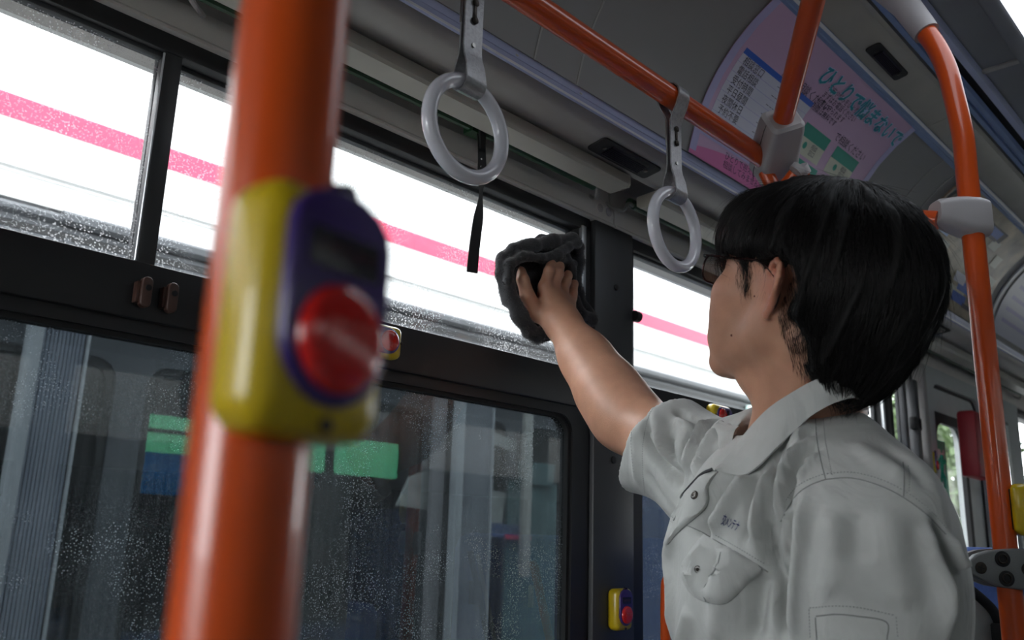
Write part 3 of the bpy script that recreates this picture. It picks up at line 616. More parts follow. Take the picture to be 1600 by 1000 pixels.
# ================================================================ POSTERS on the cove
def cove_pt(u, lift=0.002):
    """u 0 at the lower rail .. 1 at the upper rail (arc length)"""
    P = [Vector((0, y, z)) for y, z in COVE]; L = [0]
    for a, b_ in zip(P, P[1:]): L.append(L[-1] + (b_ - a).length)
    s_ = max(0, min(1, u)) * L[-1]
    for i in range(len(P) - 1):
        if s_ <= L[i + 1] + 1e-9:
            k = (s_ - L[i]) / (L[i + 1] - L[i]); tn = (P[i + 1] - P[i]).normalized(); return P[i].lerp(P[i + 1], k) + Vector((0, -tn.z, tn.y)) * lift, L[-1]
def sheet(x0, x1, u0, u1, lift, nx=1, nu=14, th=0.0004):
    vs = []; fs = []
    for l in (lift, lift - th):
        for i in range(nx + 1):
            for j in range(nu + 1):
                p, _ = cove_pt(u0 + (u1 - u0) * j / nu, l); vs.append((x0 + (x1 - x0) * i / nx, p.y, p.z))
    k = (nx + 1) * (nu + 1)
    for q in (0, k):
        for i in range(nx):
            for j in range(nu): a = q + i * (nu + 1) + j; fs.append((a, a + 1, a + nu + 2, a + nu + 1))
    for j in range(nu): fs += [(j, j + 1, k + j + 1, k + j), (nx * (nu + 1) + j, nx * (nu + 1) + j + 1, k + nx * (nu + 1) + j + 1, k + nx * (nu + 1) + j)]
    return MB().raw(vs, fs)
def bend_text(s, x, u, size, col, lift, parent, name='lettering', align='LEFT', sx=1.0, bold=0.0):
    cu = bpy.data.curves.new(name, 'FONT'); cu.offset = bold; cu.body = s; cu.size = size; cu.align_x = align; cu.align_y = 'CENTER'; cu.resolution_u = 2
    o = bpy.data.objects.new(name, cu); COL.objects.link(o); bpy.context.view_layer.update()
    me = bpy.data.meshes.new_from_object(o.evaluated_get(bpy.context.evaluated_depsgraph_get())); bpy.data.objects.remove(o)
    LL = cove_pt(0)[1]
    for v in me.vertices:
        p, _ = cove_pt(u + v.co.y / LL, lift); v.co = (x + v.co.x * sx, p.y, p.z)
    me.materials.clear(); return finish(name, me, col, parent, False)
PX0 = on_y(1077, 260, 0.778).x; PX1 = on_y(1428, 208, 0.602).x

pc = dict(pink=nmat('pale_pink_paper', (0.62, 0.42, 0.60), 0.25), white=nmat('white_paper', (0.62, 0.62, 0.72), 0.3), mag=nmat('pink_print', (0.66, 0.20, 0.42), 0.3), lav=nmat('lavender_print', (0.45, 0.42, 0.66), 0.3),
          blue=nmat('blue_print', (0.03, 0.12, 0.55), 0.3), teal=nmat('teal_print', (0.02, 0.28, 0.36), 0.3), green=nmat('green_print', (0.02, 0.30, 0.22), 0.3), cream=nmat('cream_print', (0.60, 0.60, 0.48), 0.3), dark=nmat('dark_print', (0.05, 0.04, 0.07), 0.4), pale=nmat('pale_blue_print', (0.5, 0.62, 0.85), 0.3))
po = thing('poster', 'pink and lilac help line poster with Japanese text on the curved cove', 'poster', (PX0, 0.7, 0.8))
W_ = PX1 - PX0
sheet(PX0, PX1, 0.0, 1.0, 0.003).build('paper', pc['pink'], po)
def blk(nm, a, b_, u0, u1, c, l=0.0036): return sheet(PX0 + a * W_, PX0 + b_ * W_, u0, u1, l, nu=6, th=0.0002).build(nm, c, po)
blk('lilac_border', 0.0, 0.03, 0.0, 1.0, pc['lav']); blk('lilac_border', 0.97, 1.0, 0.0, 1.0, pc['lav'])
blk('lilac_band', 0.03, 0.97, 0.14, 0.19, pc['lav'])
vs = []; fs = []; n = 24
for i in range(n + 1):
    a = i / n; uu = 0.13 * math.sin(min(1, a * 1.35 + 0.12) * math.pi * 0.62) ** 0.7
    for q in (0, 1): p, _ = cove_pt(0.0 + uu * q, 0.0039); vs.append((PX0 + a * 0.72 * W_, p.y, p.z))
for i in range(n): fs.append((2 * i, 2 * i + 1, 2 * i + 3, 2 * i + 2))
MB().raw(vs, fs).build('pink_wave', pc['mag'], po)
blk('list_sheet', 0.05, 0.46, 0.20, 0.70, pc['white']); blk('blue_bar', 0.05, 0.46, 0.665, 0.70, pc['blue'], 0.0039)
for k in range(7): blk('list_rule', 0.05, 0.46, 0.24 + k * 0.062, 0.243 + k * 0.062, pc['lav'], 0.0039)
for k, a in enumerate((0.56, 0.78)):
    for q, u in enumerate((0.50, 0.28)):
        blk('green_heading', a - 0.07 + 0.02 * q, a + 0.10 + 0.02 * q, u, u + 0.085, pc['green'], 0.0040); blk('cream_box', a - 0.07 + 0.02 * q, a + 0.10 + 0.02 * q, u - 0.11, u, pc['cream'], 0.0038)
        p, _ = cove_pt(u - 0.05, 0.0042)
        bend_text('●', PX0 + (a - 0.03) * W_, u - 0.05, 0.02, pc['green'], 0.0042, po); bend_text('相談\n窓口', PX0 + (a + 0.02) * W_, u - 0.05, 0.013, pc['dark'], 0.0042, po)
blk('white_label', 0.50, 0.66, 0.05, 0.10, pc['white'], 0.0041)
bend_text('ひとりで悩まないで', PX0 + 0.385 * W_, 0.865, 0.0445, pc['pale'], 0.0041, po, 'title_outline', bold=0.0022); bend_text('ひとりで悩まないで', PX0 + 0.385 * W_, 0.865, 0.0445, pc['teal'], 0.0044, po, 'title', bold=0.0009)
bend_text('不安や悩みをひとりで抱えず\nまずはお電話ください\n秘密は守られます\n相談は無料です', PX0 + 0.46 * W_, 0.755, 0.0155, pc['dark'], 0.0042, po)
bend_text('悩みに相談ください', PX0 + 0.24 * W_, 0.725, 0.022, pc['dark'], 0.0042, po); bend_text('で相談ください', PX0 + 0.66 * W_, 0.625, 0.022, pc['dark'], 0.0042, po)
for k in range(6): bend_text(('相談窓口', '電話相談', '受付時間', '平日昼間', '夜間休日', '予約不要')[k], PX0 + 0.07 * W_, 0.635 - k * 0.062, 0.018, pc['dark'], 0.0042, po); bend_text('ーーー ー', PX0 + 0.26 * W_, 0.635 - k * 0.062, 0.012, pc['dark'], 0.0042, po)
bend_text('ひとりで抱えこまずに\n相談してみませんか', PX0 + 0.17 * W_, 0.075, 0.017, pc['dark'], 0.0044, po); bend_text('こころの相談', PX0 + 0.36 * W_, 0.125, 0.030, pc['pale'], 0.0044, po)
# second poster farther down the cove
p2 = thing('poster', 'blurred blue and ochre picture poster on the cove behind the right pole', 'poster', (2.3, 0.7, 0.8))
sheet(2.30, 2.95, 0.0, 1.0, 0.003).build('paper', nmat('ochre_paper', (0.40, 0.33, 0.22), 0.3, noise=0.5, nscale=12), p2)
rng = random.Random(3)
for k in range(26):
    c = (pc['blue'], pc['pale'], pc['cream'], pc['white'], pc['dark'], pc['mag'])[rng.choice((0, 0, 1, 2, 2, 3, 4, 5))]; x = rng.uniform(2.32, 2.8); u = rng.uniform(0.05, 0.85)
    sheet(x, x + rng.uniform(0.04, 0.14), u, u + rng.uniform(0.04, 0.13), 0.0036 + 0.0001 * k, nu=4, th=0.00005).build('picture_patch', c, p2)
MB().slab([(y - 0.005, z - 0.005) for y, z in COVE], 2.262, 2.274, 0.003).build('left_edge', nmat('brown_edge', (0.25, 0.16, 0.10), 0.4), p2)
p3 = thing('poster', 'pale washed-out notice at the far end of the cove', 'poster', (3.05, 0.7, 0.8))
sheet(3.06, 3.55, 0.05, 0.98, 0.003).build('paper', pc['white'], p3)
for k in range(5): sheet(3.12, 3.45, 0.2 + 0.13 * k, 0.24 + 0.13 * k, 0.0036, nu=3, th=0.0001).build('print_line', pc['lav'], p3)

# ================================================================ SEATS, BRACKET, SEAT GRAB HANDLE
def rounded_back(name, x, y0, y1, z0, z1, th, m, parent, r=0.05):
    return MB().extrude([(a, b_) for a, b_ in rrect(y1 - y0, z1 - z0, r, 6, 0, 0)], th, T(x + 0.07, (y0 + y1) / 2, (z0 + z1) / 2) @ Matrix.Rotation(math.pi / 2, 4, 'Z') @ Matrix.Rotation(math.pi, 4, 'Z'), 0.015).build(name, m, parent, 60)
def seat(x, y0, y1, zt_, label):
    t = thing('bus_seat', label, 'seat', (x, (y0 + y1) / 2, FZ), 'blue bus seats')
    rounded_back('backrest', x, y0, y1, -0.78, zt_, 0.07, M['seat_blue'], t)
    MB().box((x + 0.02, y0, -0.84), (x + 0.42, y1, -0.74), 0.03, 3).build('cushion', M['seat_blue'], t)
    MB().box((x + 0.05, y0 + 0.05, FZ), (x + 0.35, y1 - 0.05, -0.84), 0.01).build('pedestal', M['cap'], t)
    return t
zs = on_x(1560, 845, PXx + 0.12).z
s1 = seat(PXx + 0.19, 0.30, 0.93, zs - 0.01, 'blue cloth seat back behind the grey bracket at lower right')
seat(PXx + 1.0, 0.30, 0.93, zs - 0.05, 'blue cloth seat farther back, mostly hidden')
seat(PXx + 0.6, -1.2, -0.6, -0.25, 'blue cloth seat across the aisle')
# grey shell with black edge in front of the blue seat
g0 = [at(1490, 905, 1.345), at(1533, 937, 1.345), at(1556, 962, 1.345), at(1565, 1000, 1.345), at(1575, 1120, 1.345), at(1400, 1120, 1.345), at(1400, 905, 1.345)]
def plate(pts, th, name, m, parent):
    n_ = (pts[1] - pts[0]).cross(pts[-1] - pts[0]).normalized(); k = len(pts)
    return MB().raw([p for p in pts] + [p + n_ * th for p in pts], [tuple(range(k)), tuple(range(2 * k - 1, k - 1, -1))] + [(i, (i + 1) % k, k + (i + 1) % k, k + i) for i in range(k)]).build(name, m, parent)
sh = thing('side_shell', 'light grey side shell with black edging in front of the blue seat', 'panel', tuple(g0[3]))
plate([Vector((p.x, p.y, p.z)) for p in g0], 0.01, 'shell', M['wall'], sh)
MB().tube(smooth_path([at(1492, 903, 1.335), at(1534, 936, 1.335), at(1556, 962, 1.335), at(1564, 1000, 1.335), at(1575, 1120, 1.335)], 6), 0.0075, 12).build('edging', M['rubber'], sh)
MB().box(tuple(at(1564, 995, 1.33) - Vector((0.015, 0.01, 0.035))), tuple(at(1564, 995, 1.33) + Vector((0.015, 0.01, 0.02))), 0.003).build('clip', M['rubber'], sh)
# cast bracket bolted round the pole
bc = Vector((PXx, PYy, pz(888))); ddir = at(1700, 892, 1.15) - at(1500, 886, 1.15); ddir.z = 0; ddir.normalize()
br = thing('pole_bracket', 'grey cast bracket with four bolts clamped to the right pole', 'bracket', tuple(bc))
vdir = Vector((-ROT.transposed()[0][0], 0, 0)); nrm = Vector((ddir.y, -ddir.x, 0)); 
if nrm.dot(Vector(bc)) > 0: nrm = -nrm
Bm = Matrix((( ddir.x, -nrm.x, 0, bc.x + nrm.x * 0.014), (ddir.y, -nrm.y, 0, bc.y + nrm.y * 0.014), (0, 0, 1, bc.z), (0, 0, 0, 1)))
out = [(-0.064, 0.009), (-0.055, 0.017), (-0.035, 0.0235), (0.0, 0.027), (0.04, 0.027), (0.04, -0.027), (0.0, -0.027), (-0.025, -0.0245), (-0.05, -0.016), (-0.064, -0.009), (-0.068, 0.0)]
MB().extrude(out, 0.012, Bm, 0.003).build('plate', M['bracket'], br, 50)
MB().extrude([(x, z) for x, z in out], 0.012, Bm @ T(0, 0.034, 0), 0.0).build('back_plate', M['bracket'], br, 50)
MB().tube([bc + ddir * -0.062 - nrm * 0.012, bc + ddir * -0.035 - nrm * 0.012, bc + ddir * 0.035 - nrm * 0.012], 0.006, 8).build('spacer', M['bracket'], br)
for x, z, r in ((-0.051, 0.0, 0.0078), (-0.0205, 0.0125, 0.0105), (-0.0175, -0.013, 0.0105), (0.0125, 0.0, 0.0085)):
    big = r > 0.009; q = Bm @ T(x, -0.0125, z)
    s_ = MB().extrude([(r * math.cos(k), r * math.sin(k)) for k in [j * math.pi / 12 for j in range(24)]], 0.0012, q, 0.0006).build('bolt', M['dark_metal' if not big else 'rubber'], br)
    c = MB(); 
    if big: c.torus(r * 0.55, 0.0012, q @ T(0, -0.0012, 0), 20, 8); c.build('socket', M['dark_metal'], s_)
    else:
        for aa in (0, math.pi / 2): c.extrude([(x_ * 0.62 * r, z_ * 0.13 * r) for x_, z_ in ((-1, -1), (1, -1), (1, 1), (-1, 1))], 0.0004, q @ T(0, -0.0012, 0) @ Matrix.Rotation(aa + 0.3, 4, 'Y'))
        c.build('cross_slot', M['rubber'], s_)
# seat grab handle left of the man
hd = thing('seat_handle', 'orange seat grab handle beside the lower pillar, left of the man\'s shirt', 'handle', tuple(at(1041, 1000, 1.45)))
MB().tube(smooth_path([at(1060, 896, 1.45), at(1050, 898, 1.45), at(1042, 908, 1.45), at(1040, 930, 1.45), at(1040, 1000, 1.45), at(1042, 1200, 1.45)], 6), 0.0085, 16).build('tube', M['orange'], hd)
MB().box(tuple(at(1046, 952, 1.432) - Vector((0.004, 0.004, 0.02))), tuple(at(1046, 952, 1.432) + Vector((0.004, 0.004, 0.02))), 0.001).build('plate', M['silver'], hd)
# two blurred dark things behind the sleeve (seat back seen through the second lower window side)

# ================================================================ OUTSIDE
struct(MB().box((-60, -60, -2.05), (90, 90, -2.0)).build('ground', M['asphalt']), 'structure')
AY = 3.3; AX0, AX1 = -6.0, 8.85
ab = thing('parked_bus', 'white bus with a red stripe parked alongside, seen through the windows', 'bus', (1.5, AY, -2.0))
def ap(nm, prof, m, x0=AX0, x1=AX1, par=None): return MB().prism(prof, x0, x1).build(nm, m, par or ab)
roof = [(AY + 0.06, 1.95), (AY + 0.02, 1.80), (AY, 1.60), (AY, 1.255), (AY - 0.012, 1.25), (AY - 0.012, 1.228), (AY, 1.222), (AY, 1.211), (AY + 0.006, 1.207), (AY, 1.203), (AY, 1.115), (AY + 0.10, 1.11), (AY + 0.10, 1.95)]
ap('roof_side', roof, M['bus_white'])
ap('roof', [(AY + 0.06, 1.95), (AY + 0.3, 2.02), (AY + 2.2, 2.02), (AY + 2.45, 1.9), (AY + 2.45, 1.85), (AY + 0.06, 1.85)], M['bus_white'])
ap('stripe', [(AY - 0.002, 1.405), (AY - 0.002, 1.495), (AY + 0.001, 1.495), (AY + 0.001, 1.405)], M['bus_red'])
sx0 = on_y(95, 340, AY).x
ap('rain_gutter', [(AY - 0.02, 1.112), (AY - 0.03, 1.10), (AY - 0.03, 1.075), (AY - 0.015, 1.06), (AY + 0.1, 1.06), (AY + 0.1, 1.112)], M['bus_grey'], sx0, AX1)
ap('rain_gutter', [(AY - 0.01, 1.098), (AY - 0.02, 1.085), (AY - 0.02, 1.07), (AY, 1.055), (AY + 0.1, 1.055), (AY + 0.1, 1.098)], M['bus_grey'], AX0, sx0)
ap('side_moulding', [(AY, 1.055), (AY, 1.035), (AY + 0.03, 1.03), (AY + 0.03, 1.012), (AY - 0.005, 1.005), (AY - 0.005, 0.975), (AY + 0.01, 0.97), (AY + 0.01, 0.93), (AY + 0.1, 0.93), (AY + 0.1, 1.055)], M['bus_grey'])
ap('dark_groove', [(AY + 0.002, 1.034), (AY + 0.002, 1.010), (AY + 0.02, 1.010), (AY + 0.02, 1.034)], M['bus_dark'])
MB().tube([(sx0 + 0.03, AY - 0.01, 1.0), (sx0 + 0.03, AY - 0.02, 1.0)], 0.013, 14).build('lamp_stud', M['bus_grey'], ab)
MB().box((6.05, AY - 0.03, 0.965), (6.15, AY, 1.035), 0.006).build('marker', nmat('pale_green_plastic', (0.55, 0.72, 0.68), 0.4), ab)
# side panel with rounded window openings
xs = [(-1.6, -0.25), (-0.12, 1.30), (1.42, 2.83), (2.98, 3.42), (3.50, 3.95), (4.1, 5.5), (5.65, 7.05), (7.2, 8.6)]
prev = AX0
edges = [AX0] + [(a[1] + b_[0]) / 2 for a, b_ in zip(xs, xs[1:])] + [AX1]
for (a, b_), o0, o1 in zip(xs, edges, edges[1:]):
    ring_frame(a, b_, -0.62, 0.60, AY + 0.0, AY + 0.05, o0, o1, -1.6, 0.93, 0.085, 8).build('side_panel', M['bus_side'], ab)
    f = ring_frame(a + 0.03, b_ - 0.03, -0.59, 0.57, AY + 0.01, AY + 0.04, a - 0.01, b_ + 0.01, -0.63, 0.61, 0.07, 8).build('window_frame', M['bus_dark'], ab)
    MB().box((a, AY + 0.02, -0.61), (b_, AY + 0.024, 0.59)).build('pane', bpy.data.materials.get('tinted_bus_glass') or glass_mat('tinted_bus_glass', (0.62, 0.66, 0.66), 0.05), f)
    MB().box((a, AY + 0.015, 0.26), (b_, AY + 0.04, 0.275)).build('window_bar', M['bus_dark'], f) if (b_ - a) > 1 and a > 4 else None
ap('skirt', [(AY, -1.6), (AY + 0.05, -1.6), (AY + 0.05, -1.9), (AY, -1.9)], M['bus_white'])
ap('floor_pan', [(AY, -1.0), (AY + 2.4, -1.0), (AY + 2.4, -1.1), (AY, -1.1)], M['bus_dark'])
ap('inner_roof', [(AY + 0.05, 1.0), (AY + 2.4, 1.0), (AY + 2.4, 1.05), (AY + 0.05, 1.05)], M['bus_grey'])
FY = AY + 2.4
fw = [(-1.6, 0.2, 0), (0.5, 2.1, 0), (2.32, 3.30, 1), (3.62, 3.92, 1), (3.98, 4.64, 1), (4.8, 6.0, 0), (6.1, 7.2, 0), (7.3, 8.5, 0)]
ed = [AX0] + [(a[1] + b_[0]) / 2 for a, b_ in zip(fw, fw[1:])] + [AX1]
gg = glass_mat('green_tinted_glass', (0.34, 0.66, 0.46), 0.04); gd = glass_mat('smoked_glass', (0.035, 0.045, 0.045), 0.04); gb = glass_mat('blue_film_glass', (0.03, 0.22, 0.36), 0.04)
for (a, b_, g_), o0, o1 in zip(fw, ed, ed[1:]):
    zb_ = 0.43 if a > 3.5 and g_ else 0.20
    f = ring_frame(a, b_, zb_, 0.72, FY, FY + 0.04, o0, o1, -1.6, 1.05, 0.03, 8).build('far_side_panel', M['bus_dark'], ab)
    MB().box((a, FY + 0.018, 0.47 if (g_ and a < 3) else zb_), (b_, FY + 0.022, 0.72)).build('pane', gg if g_ else gd, f)
    if g_ and a < 3: MB().box((a, FY + 0.018, zb_), (b_, FY + 0.022, 0.47)).build('pane', gb, f); MB().box((a, FY + 0.0, 0.60), (b_, FY + 0.02, 0.625)).build('window_bar', M['bus_dark'], f)
for x in (AX0, AX1 - 0.04):
    MB().box((x, AY + 0.02, -1.6), (x + 0.04, FY, 1.9)).build('end_panel', M['bus_white'], ab)
for i, x in enumerate((2.0, 2.9, 5.2, 6.2, 7.2)):
    for y in (AY + 0.25, AY + 1.55):
        b = MB(); b.box((x, y, -1.0), (x + 0.12, y + 0.42, 0.12 if y < AY + 1 else 0.05), 0.03, 3); b.box((x - 0.35, y, -1.0), (x, y + 0.42, -0.45), 0.03, 3); b.build('seat', M['seat_blue'], ab)
ribm = nmat('ribbed_reflection_grey', (0.19, 0.21, 0.26), 0.45, noise=0.15, nscale=3); ribe = nmat('pale_reflection_edge', (0.34, 0.35, 0.37), 0.4)  # reflection in the lower panes, put in as pale ribbed bars outside
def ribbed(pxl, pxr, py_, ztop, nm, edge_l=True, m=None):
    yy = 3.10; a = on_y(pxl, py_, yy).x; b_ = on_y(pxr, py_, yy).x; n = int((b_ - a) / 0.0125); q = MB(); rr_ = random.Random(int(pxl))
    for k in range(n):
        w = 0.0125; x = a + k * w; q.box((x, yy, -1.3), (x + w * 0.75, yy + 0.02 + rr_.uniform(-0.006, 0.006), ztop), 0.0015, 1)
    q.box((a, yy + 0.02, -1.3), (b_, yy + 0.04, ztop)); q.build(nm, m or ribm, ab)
    if edge_l: MB().box((a - 0.045, yy - 0.01, -1.3), (a, yy + 0.04, ztop), 0.004).build('reflection_edge', ribe, ab)
    MB().box((b_, yy - 0.012, -1.3), (b_ + 0.008, yy + 0.04, ztop - 0.12), 0.002).build('reflection_edge', ribe, ab)
ribbed(70, 140, 510, 0.92, 'ribbed_reflection'); ribbed(727, 770, 640, 0.92, 'ribbed_reflection', m=nmat('pale_ribbed_reflection', (0.24, 0.25, 0.28), 0.45, noise=0.2, nscale=3))
def strip(pxl, pxr, py_, z0_, z1_, m): a = on_y(pxl, py_, 3.14).x; b_ = on_y(pxr, py_, 3.14).x; MB().box((a, 3.14, z0_), (b_, 3.17, z1_), 0.004).build('reflection_edge', m, ab)
strip(682, 700, 640, -1.3, 0.9, nmat('mauve_reflection', (0.20, 0.19, 0.20), 0.4)); strip(702, 726, 640, -1.3, 0.92, M['bus_dark'])  # reflected uprights, put in as plain coloured strips
strip(822, 834, 660, -0.2, 0.92, nmat('pale_reflection_strip', (0.38, 0.37, 0.35), 0.45))
# added panels standing in for reflections in the lower glass, toned by colour
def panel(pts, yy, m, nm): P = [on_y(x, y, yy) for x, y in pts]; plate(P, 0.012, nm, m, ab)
dimw = nmat('white_reflection', (0.30, 0.31, 0.30), 0.5, noise=0.2, nscale=20); dimg = nmat('green_reflection', (0.07, 0.13, 0.135), 0.5, noise=0.2, nscale=14); dimb = nmat('blue_reflection', (0.06, 0.09, 0.2), 0.5)
panel([(672, 692), (712, 634), (728, 634), (722, 692)], 3.20, dimw, 'triangular_reflection'); panel([(772, 675), (806, 688), (808, 708), (770, 694)], 3.22, dimw, 'reflection_bar')
panel([(812, 720), (868, 726), (864, 762), (812, 752)], 3.21, dimg, 'reflection_block'); panel([(795, 750), (872, 758), (868, 1100), (780, 1100)], 3.23, dimg, 'reflection_area')
panel([(640, 745), (668, 736), (690, 760), (690, 800), (620, 790)], 3.21, dimw, 'reflection_patch'); panel([(722, 760), (790, 770), (784, 820), (720, 812)], 3.215, dimw, 'reflection_patch')
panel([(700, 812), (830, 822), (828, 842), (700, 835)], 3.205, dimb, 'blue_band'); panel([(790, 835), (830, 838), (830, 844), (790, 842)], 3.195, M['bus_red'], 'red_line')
panel([(975, 690), (1040, 700), (1040, 760), (975, 750)], 3.21, dimg, 'reflection_block'); panel([(972, 765), (1100, 775), (1090, 1100), (965, 1100)], 3.22, dimb, 'reflection_area')
for x in (-4.0, 0.0, 6.6):
    b = MB(); b.tube([(x, AY + 0.08, -1.52), (x, AY + 0.36, -1.52)], 0.48, 32); b.build('wheel', M['rubber'], ab)
# trees and a pale wall beyond the end of the parked bus
def tree(x, y, h, r, label, seed):
    rr = random.Random(seed); t = thing('tree', label, 'tree', (x, y, -2), 'trees beyond the parked bus')
    MB().tube([(x, y, -2), (x + 0.1, y, -2 + h * 0.4), (x, y + 0.1, -2 + h * 0.75)], [0.22, 0.16, 0.05], 10).build('trunk', M['bark'], t)
    n = 4200; vs = []; fs = []
    cl2 = [(x + rr.uniform(-r, r) * 0.7, y + rr.uniform(-r, r) * 0.7, -2 + h * (0.12 + 0.8 * rr.random()), r * rr.uniform(0.35, 0.6)) for _ in range(16)]
    for k in range(n):
        c = rr.choice(cl2); v = Vector((rr.gauss(0, 1), rr.gauss(0, 1), rr.gauss(0, 1))).normalized() * c[3] * rr.uniform(0.6, 1.05); p = Vector(c[:3]) + v; s_ = rr.uniform(0.14, 0.26)
        a = Vector((rr.gauss(0, 1), rr.gauss(0, 1), rr.gauss(0, 1))).normalized(); b_ = a.orthogonal().normalized(); q = len(vs)
        vs += [p - a * s_, p + b_ * s_ * 0.5, p + a * s_, p - b_ * s_ * 0.5]; fs.append((q, q + 1, q + 2, q + 3))
    me = bpy.data.meshes.new('foliage'); me.from_pydata([tuple(v) for v in vs], [], fs); o = finish('foliage', me, M['leaf'], t, False); o['kind'] = 'stuff'
tree(33, 11.5, 8.5, 2.6, 'leafy green tree seen through the far door window', 1)
tree(27, 9.5, 7.5, 2.4, 'leafy green tree seen between the nape hair and the dark frames', 2)
tree(40, 13.0, 9.0, 3.0, 'farther green tree behind the far door window', 3)
tree(52, 24, 10.0, 3.4, 'tall green tree at the back beyond the parked bus', 4)
tag(MB().box((24, 15.0, -2.0), (75, 15.4, 1.3), 0.03).build('boundary_wall', nmat('tan_wall', (0.20, 0.17, 0.10), 0.8, noise=0.2)), 'tan boundary wall beyond the trees', 'wall')
# ================================================================ THE MAN: implicit surfaces meshed with surface nets
F32 = np.float32
def surf_net(fn, lo, hi, h):
    """mesh of fn = 0; fn takes an (n, 3) array. Only blocks near the surface are evaluated finely."""
    lo = np.array(lo, float); hi = np.array(hi, float); B = 8
    nb = np.ceil((hi - lo) / (h * B)).astype(int) + 1; n = nb * B + 1
    c = np.stack(np.meshgrid(*[lo[i] + (np.arange(nb[i]) + 0.5) * B * h for i in range(3)], indexing='ij'), -1).reshape(-1, 3)
    fc = fn(c); near = np.abs(fc) < B * h * 1.35
    Fv = np.repeat(np.repeat(np.repeat(np.sign(fc).reshape(nb).astype(F32), B, 0), B, 1), B, 2) * 9
    Fv = np.pad(Fv, ((0, 1),) * 3, mode='edge')
    bi = np.stack(np.unravel_index(np.nonzero(near)[0], nb), -1)
    o = np.stack(np.meshgrid(*[np.arange(B + 1)] * 3, indexing='ij'), -1).reshape(-1, 3)
    for k in range(0, len(bi), 600):
        idx = (bi[k:k + 600, None, :] * B + o[None]).reshape(-1, 3)
        Fv[idx[:, 0], idx[:, 1], idx[:, 2]] = fn(lo + idx * h)
    S = Fv < 0
    cnt = np.zeros(np.array(S.shape) - 1, np.int8)
    for a in (0, 1):
        for b in (0, 1):
            for d_ in (0, 1): cnt += S[a:S.shape[0] - 1 + a, b:S.shape[1] - 1 + b, d_:S.shape[2] - 1 + d_]
    act = (cnt > 0) & (cnt < 8); ids = -np.ones(cnt.shape, np.int64); A = np.argwhere(act); ids[act] = np.arange(len(A))
    acc = np.zeros((len(A), 3)); w = np.zeros(len(A))
    offs = [(a, b, d_) for a in (0, 1) for b in (0, 1) for d_ in (0, 1)]
    for p in offs:
        for ax in range(3):
            if p[ax]: continue
            q = list(p); q[ax] = 1
            f0 = Fv[A[:, 0] + p[0], A[:, 1] + p[1], A[:, 2] + p[2]]; f1 = Fv[A[:, 0] + q[0], A[:, 1] + q[1], A[:, 2] + q[2]]
            m = (f0 < 0) != (f1 < 0); t = np.where(m, f0 / np.where(m, f0 - f1, 1), 0)
            v = np.tile(np.array(p, float), (len(A), 1)); v[:, ax] += t; acc += v * m[:, None]; w += m
    V = lo + (A + acc / w[:, None]) * h; Q = []
    for ax in range(3):
        s0 = [slice(None)] * 3; s1 = [slice(None)] * 3; s0[ax] = slice(0, -1); s1[ax] = slice(1, None)
        x = S[tuple(s0)] != S[tuple(s1)]; e = np.argwhere(x); u, v_ = [(1, 2), (2, 0), (0, 1)][ax]
        e = e[(e[:, u] > 0) & (e[:, v_] > 0) & (e[:, u] < cnt.shape[u]) & (e[:, v_] < cnt.shape[v_])]
        ins = S[e[:, 0], e[:, 1], e[:, 2]]
        du = np.eye(3, dtype=int)[u]; dv = np.eye(3, dtype=int)[v_]
        q = [e - du - dv, e - dv, e, e - du]; q = np.stack([ids[z[:, 0], z[:, 1], z[:, 2]] for z in q], 1)
        q[~ins] = q[~ins][:, ::-1]; Q.append(q[(q >= 0).all(1)])
    return V, np.concatenate(Q)
def np_mesh(name, V, Q):
    me = bpy.data.meshes.new(name); V = np.ascontiguousarray(V, dtype=F32); Q = np.ascontiguousarray(Q, dtype=np.int32); k = Q.shape[1]
    me.vertices.add(len(V)); me.vertices.foreach_set('co', V.ravel()); me.loops.add(Q.size); me.loops.foreach_set('vertex_index', Q.ravel())
    me.polygons.add(len(Q)); me.polygons.foreach_set('loop_start', np.arange(0, Q.size, k, dtype=np.int32)); me.polygons.foreach_set('loop_total', np.full(len(Q), k, np.int32))
    me.update(calc_edges=True); return me
def vnormals(V, Q):
    n = np.cross(V[Q[:, 2]] - V[Q[:, 0]], V[Q[:, 3]] - V[Q[:, 1]]); N = np.zeros_like(V)
    for i in range(4): np.add.at(N, Q[:, i], n)
    return N / (np.linalg.norm(N, axis=1, keepdims=True) + 1e-12)
def A3(v): return np.array([v[0], v[1], v[2]], float)
def smin(a, b, k): hh = np.maximum(k - np.abs(a - b), 0) / k; return np.minimum(a, b) - hh * hh * k * 0.25
def smax(a, b, k): return -smin(-a, -b, k)
def ell(P, c, r, R=None):
    p = P - A3(c)
    if R is not None: p = p @ R
    r = np.array(r, float); k0 = np.linalg.norm(p / r, axis=1); k1 = np.linalg.norm(p / (r * r), axis=1); return k0 * (k0 - 1) / (k1 + 1e-9)
def cone(P, a, b, ra, rb, sq=None, R=None):
    """tapered capsule"""
    a, b = A3(a), A3(b); ba = b - a; t = np.clip(((P - a) @ ba) / (ba @ ba), 0, 1); return np.linalg.norm(P - a - t[:, None] * ba, axis=1) - (ra + (rb - ra) * t)
def econe(P, a, b, ra, rb, side, k):
    """tapered capsule, squeezed by k along the direction side"""
    a, b, s = A3(a), A3(b), A3(side); s = s / np.linalg.norm(s); q = P + np.outer((P - a) @ s, s) * (1 / k - 1); b2 = b + s * ((b - a) @ s) * (1 / k - 1); return cone(q, a, b2, ra, rb) * min(1, k)
def chain(P, pts, rs, k=0.004):
    f = cone(P, pts[0], pts[1], rs[0], rs[1])
    for i in range(1, len(pts) - 1): f = smin(f, cone(P, pts[i], pts[i + 1], rs[i], rs[i + 1]), k)
    return f
def W3(px, py, dep): return A3(at(px, py, dep))

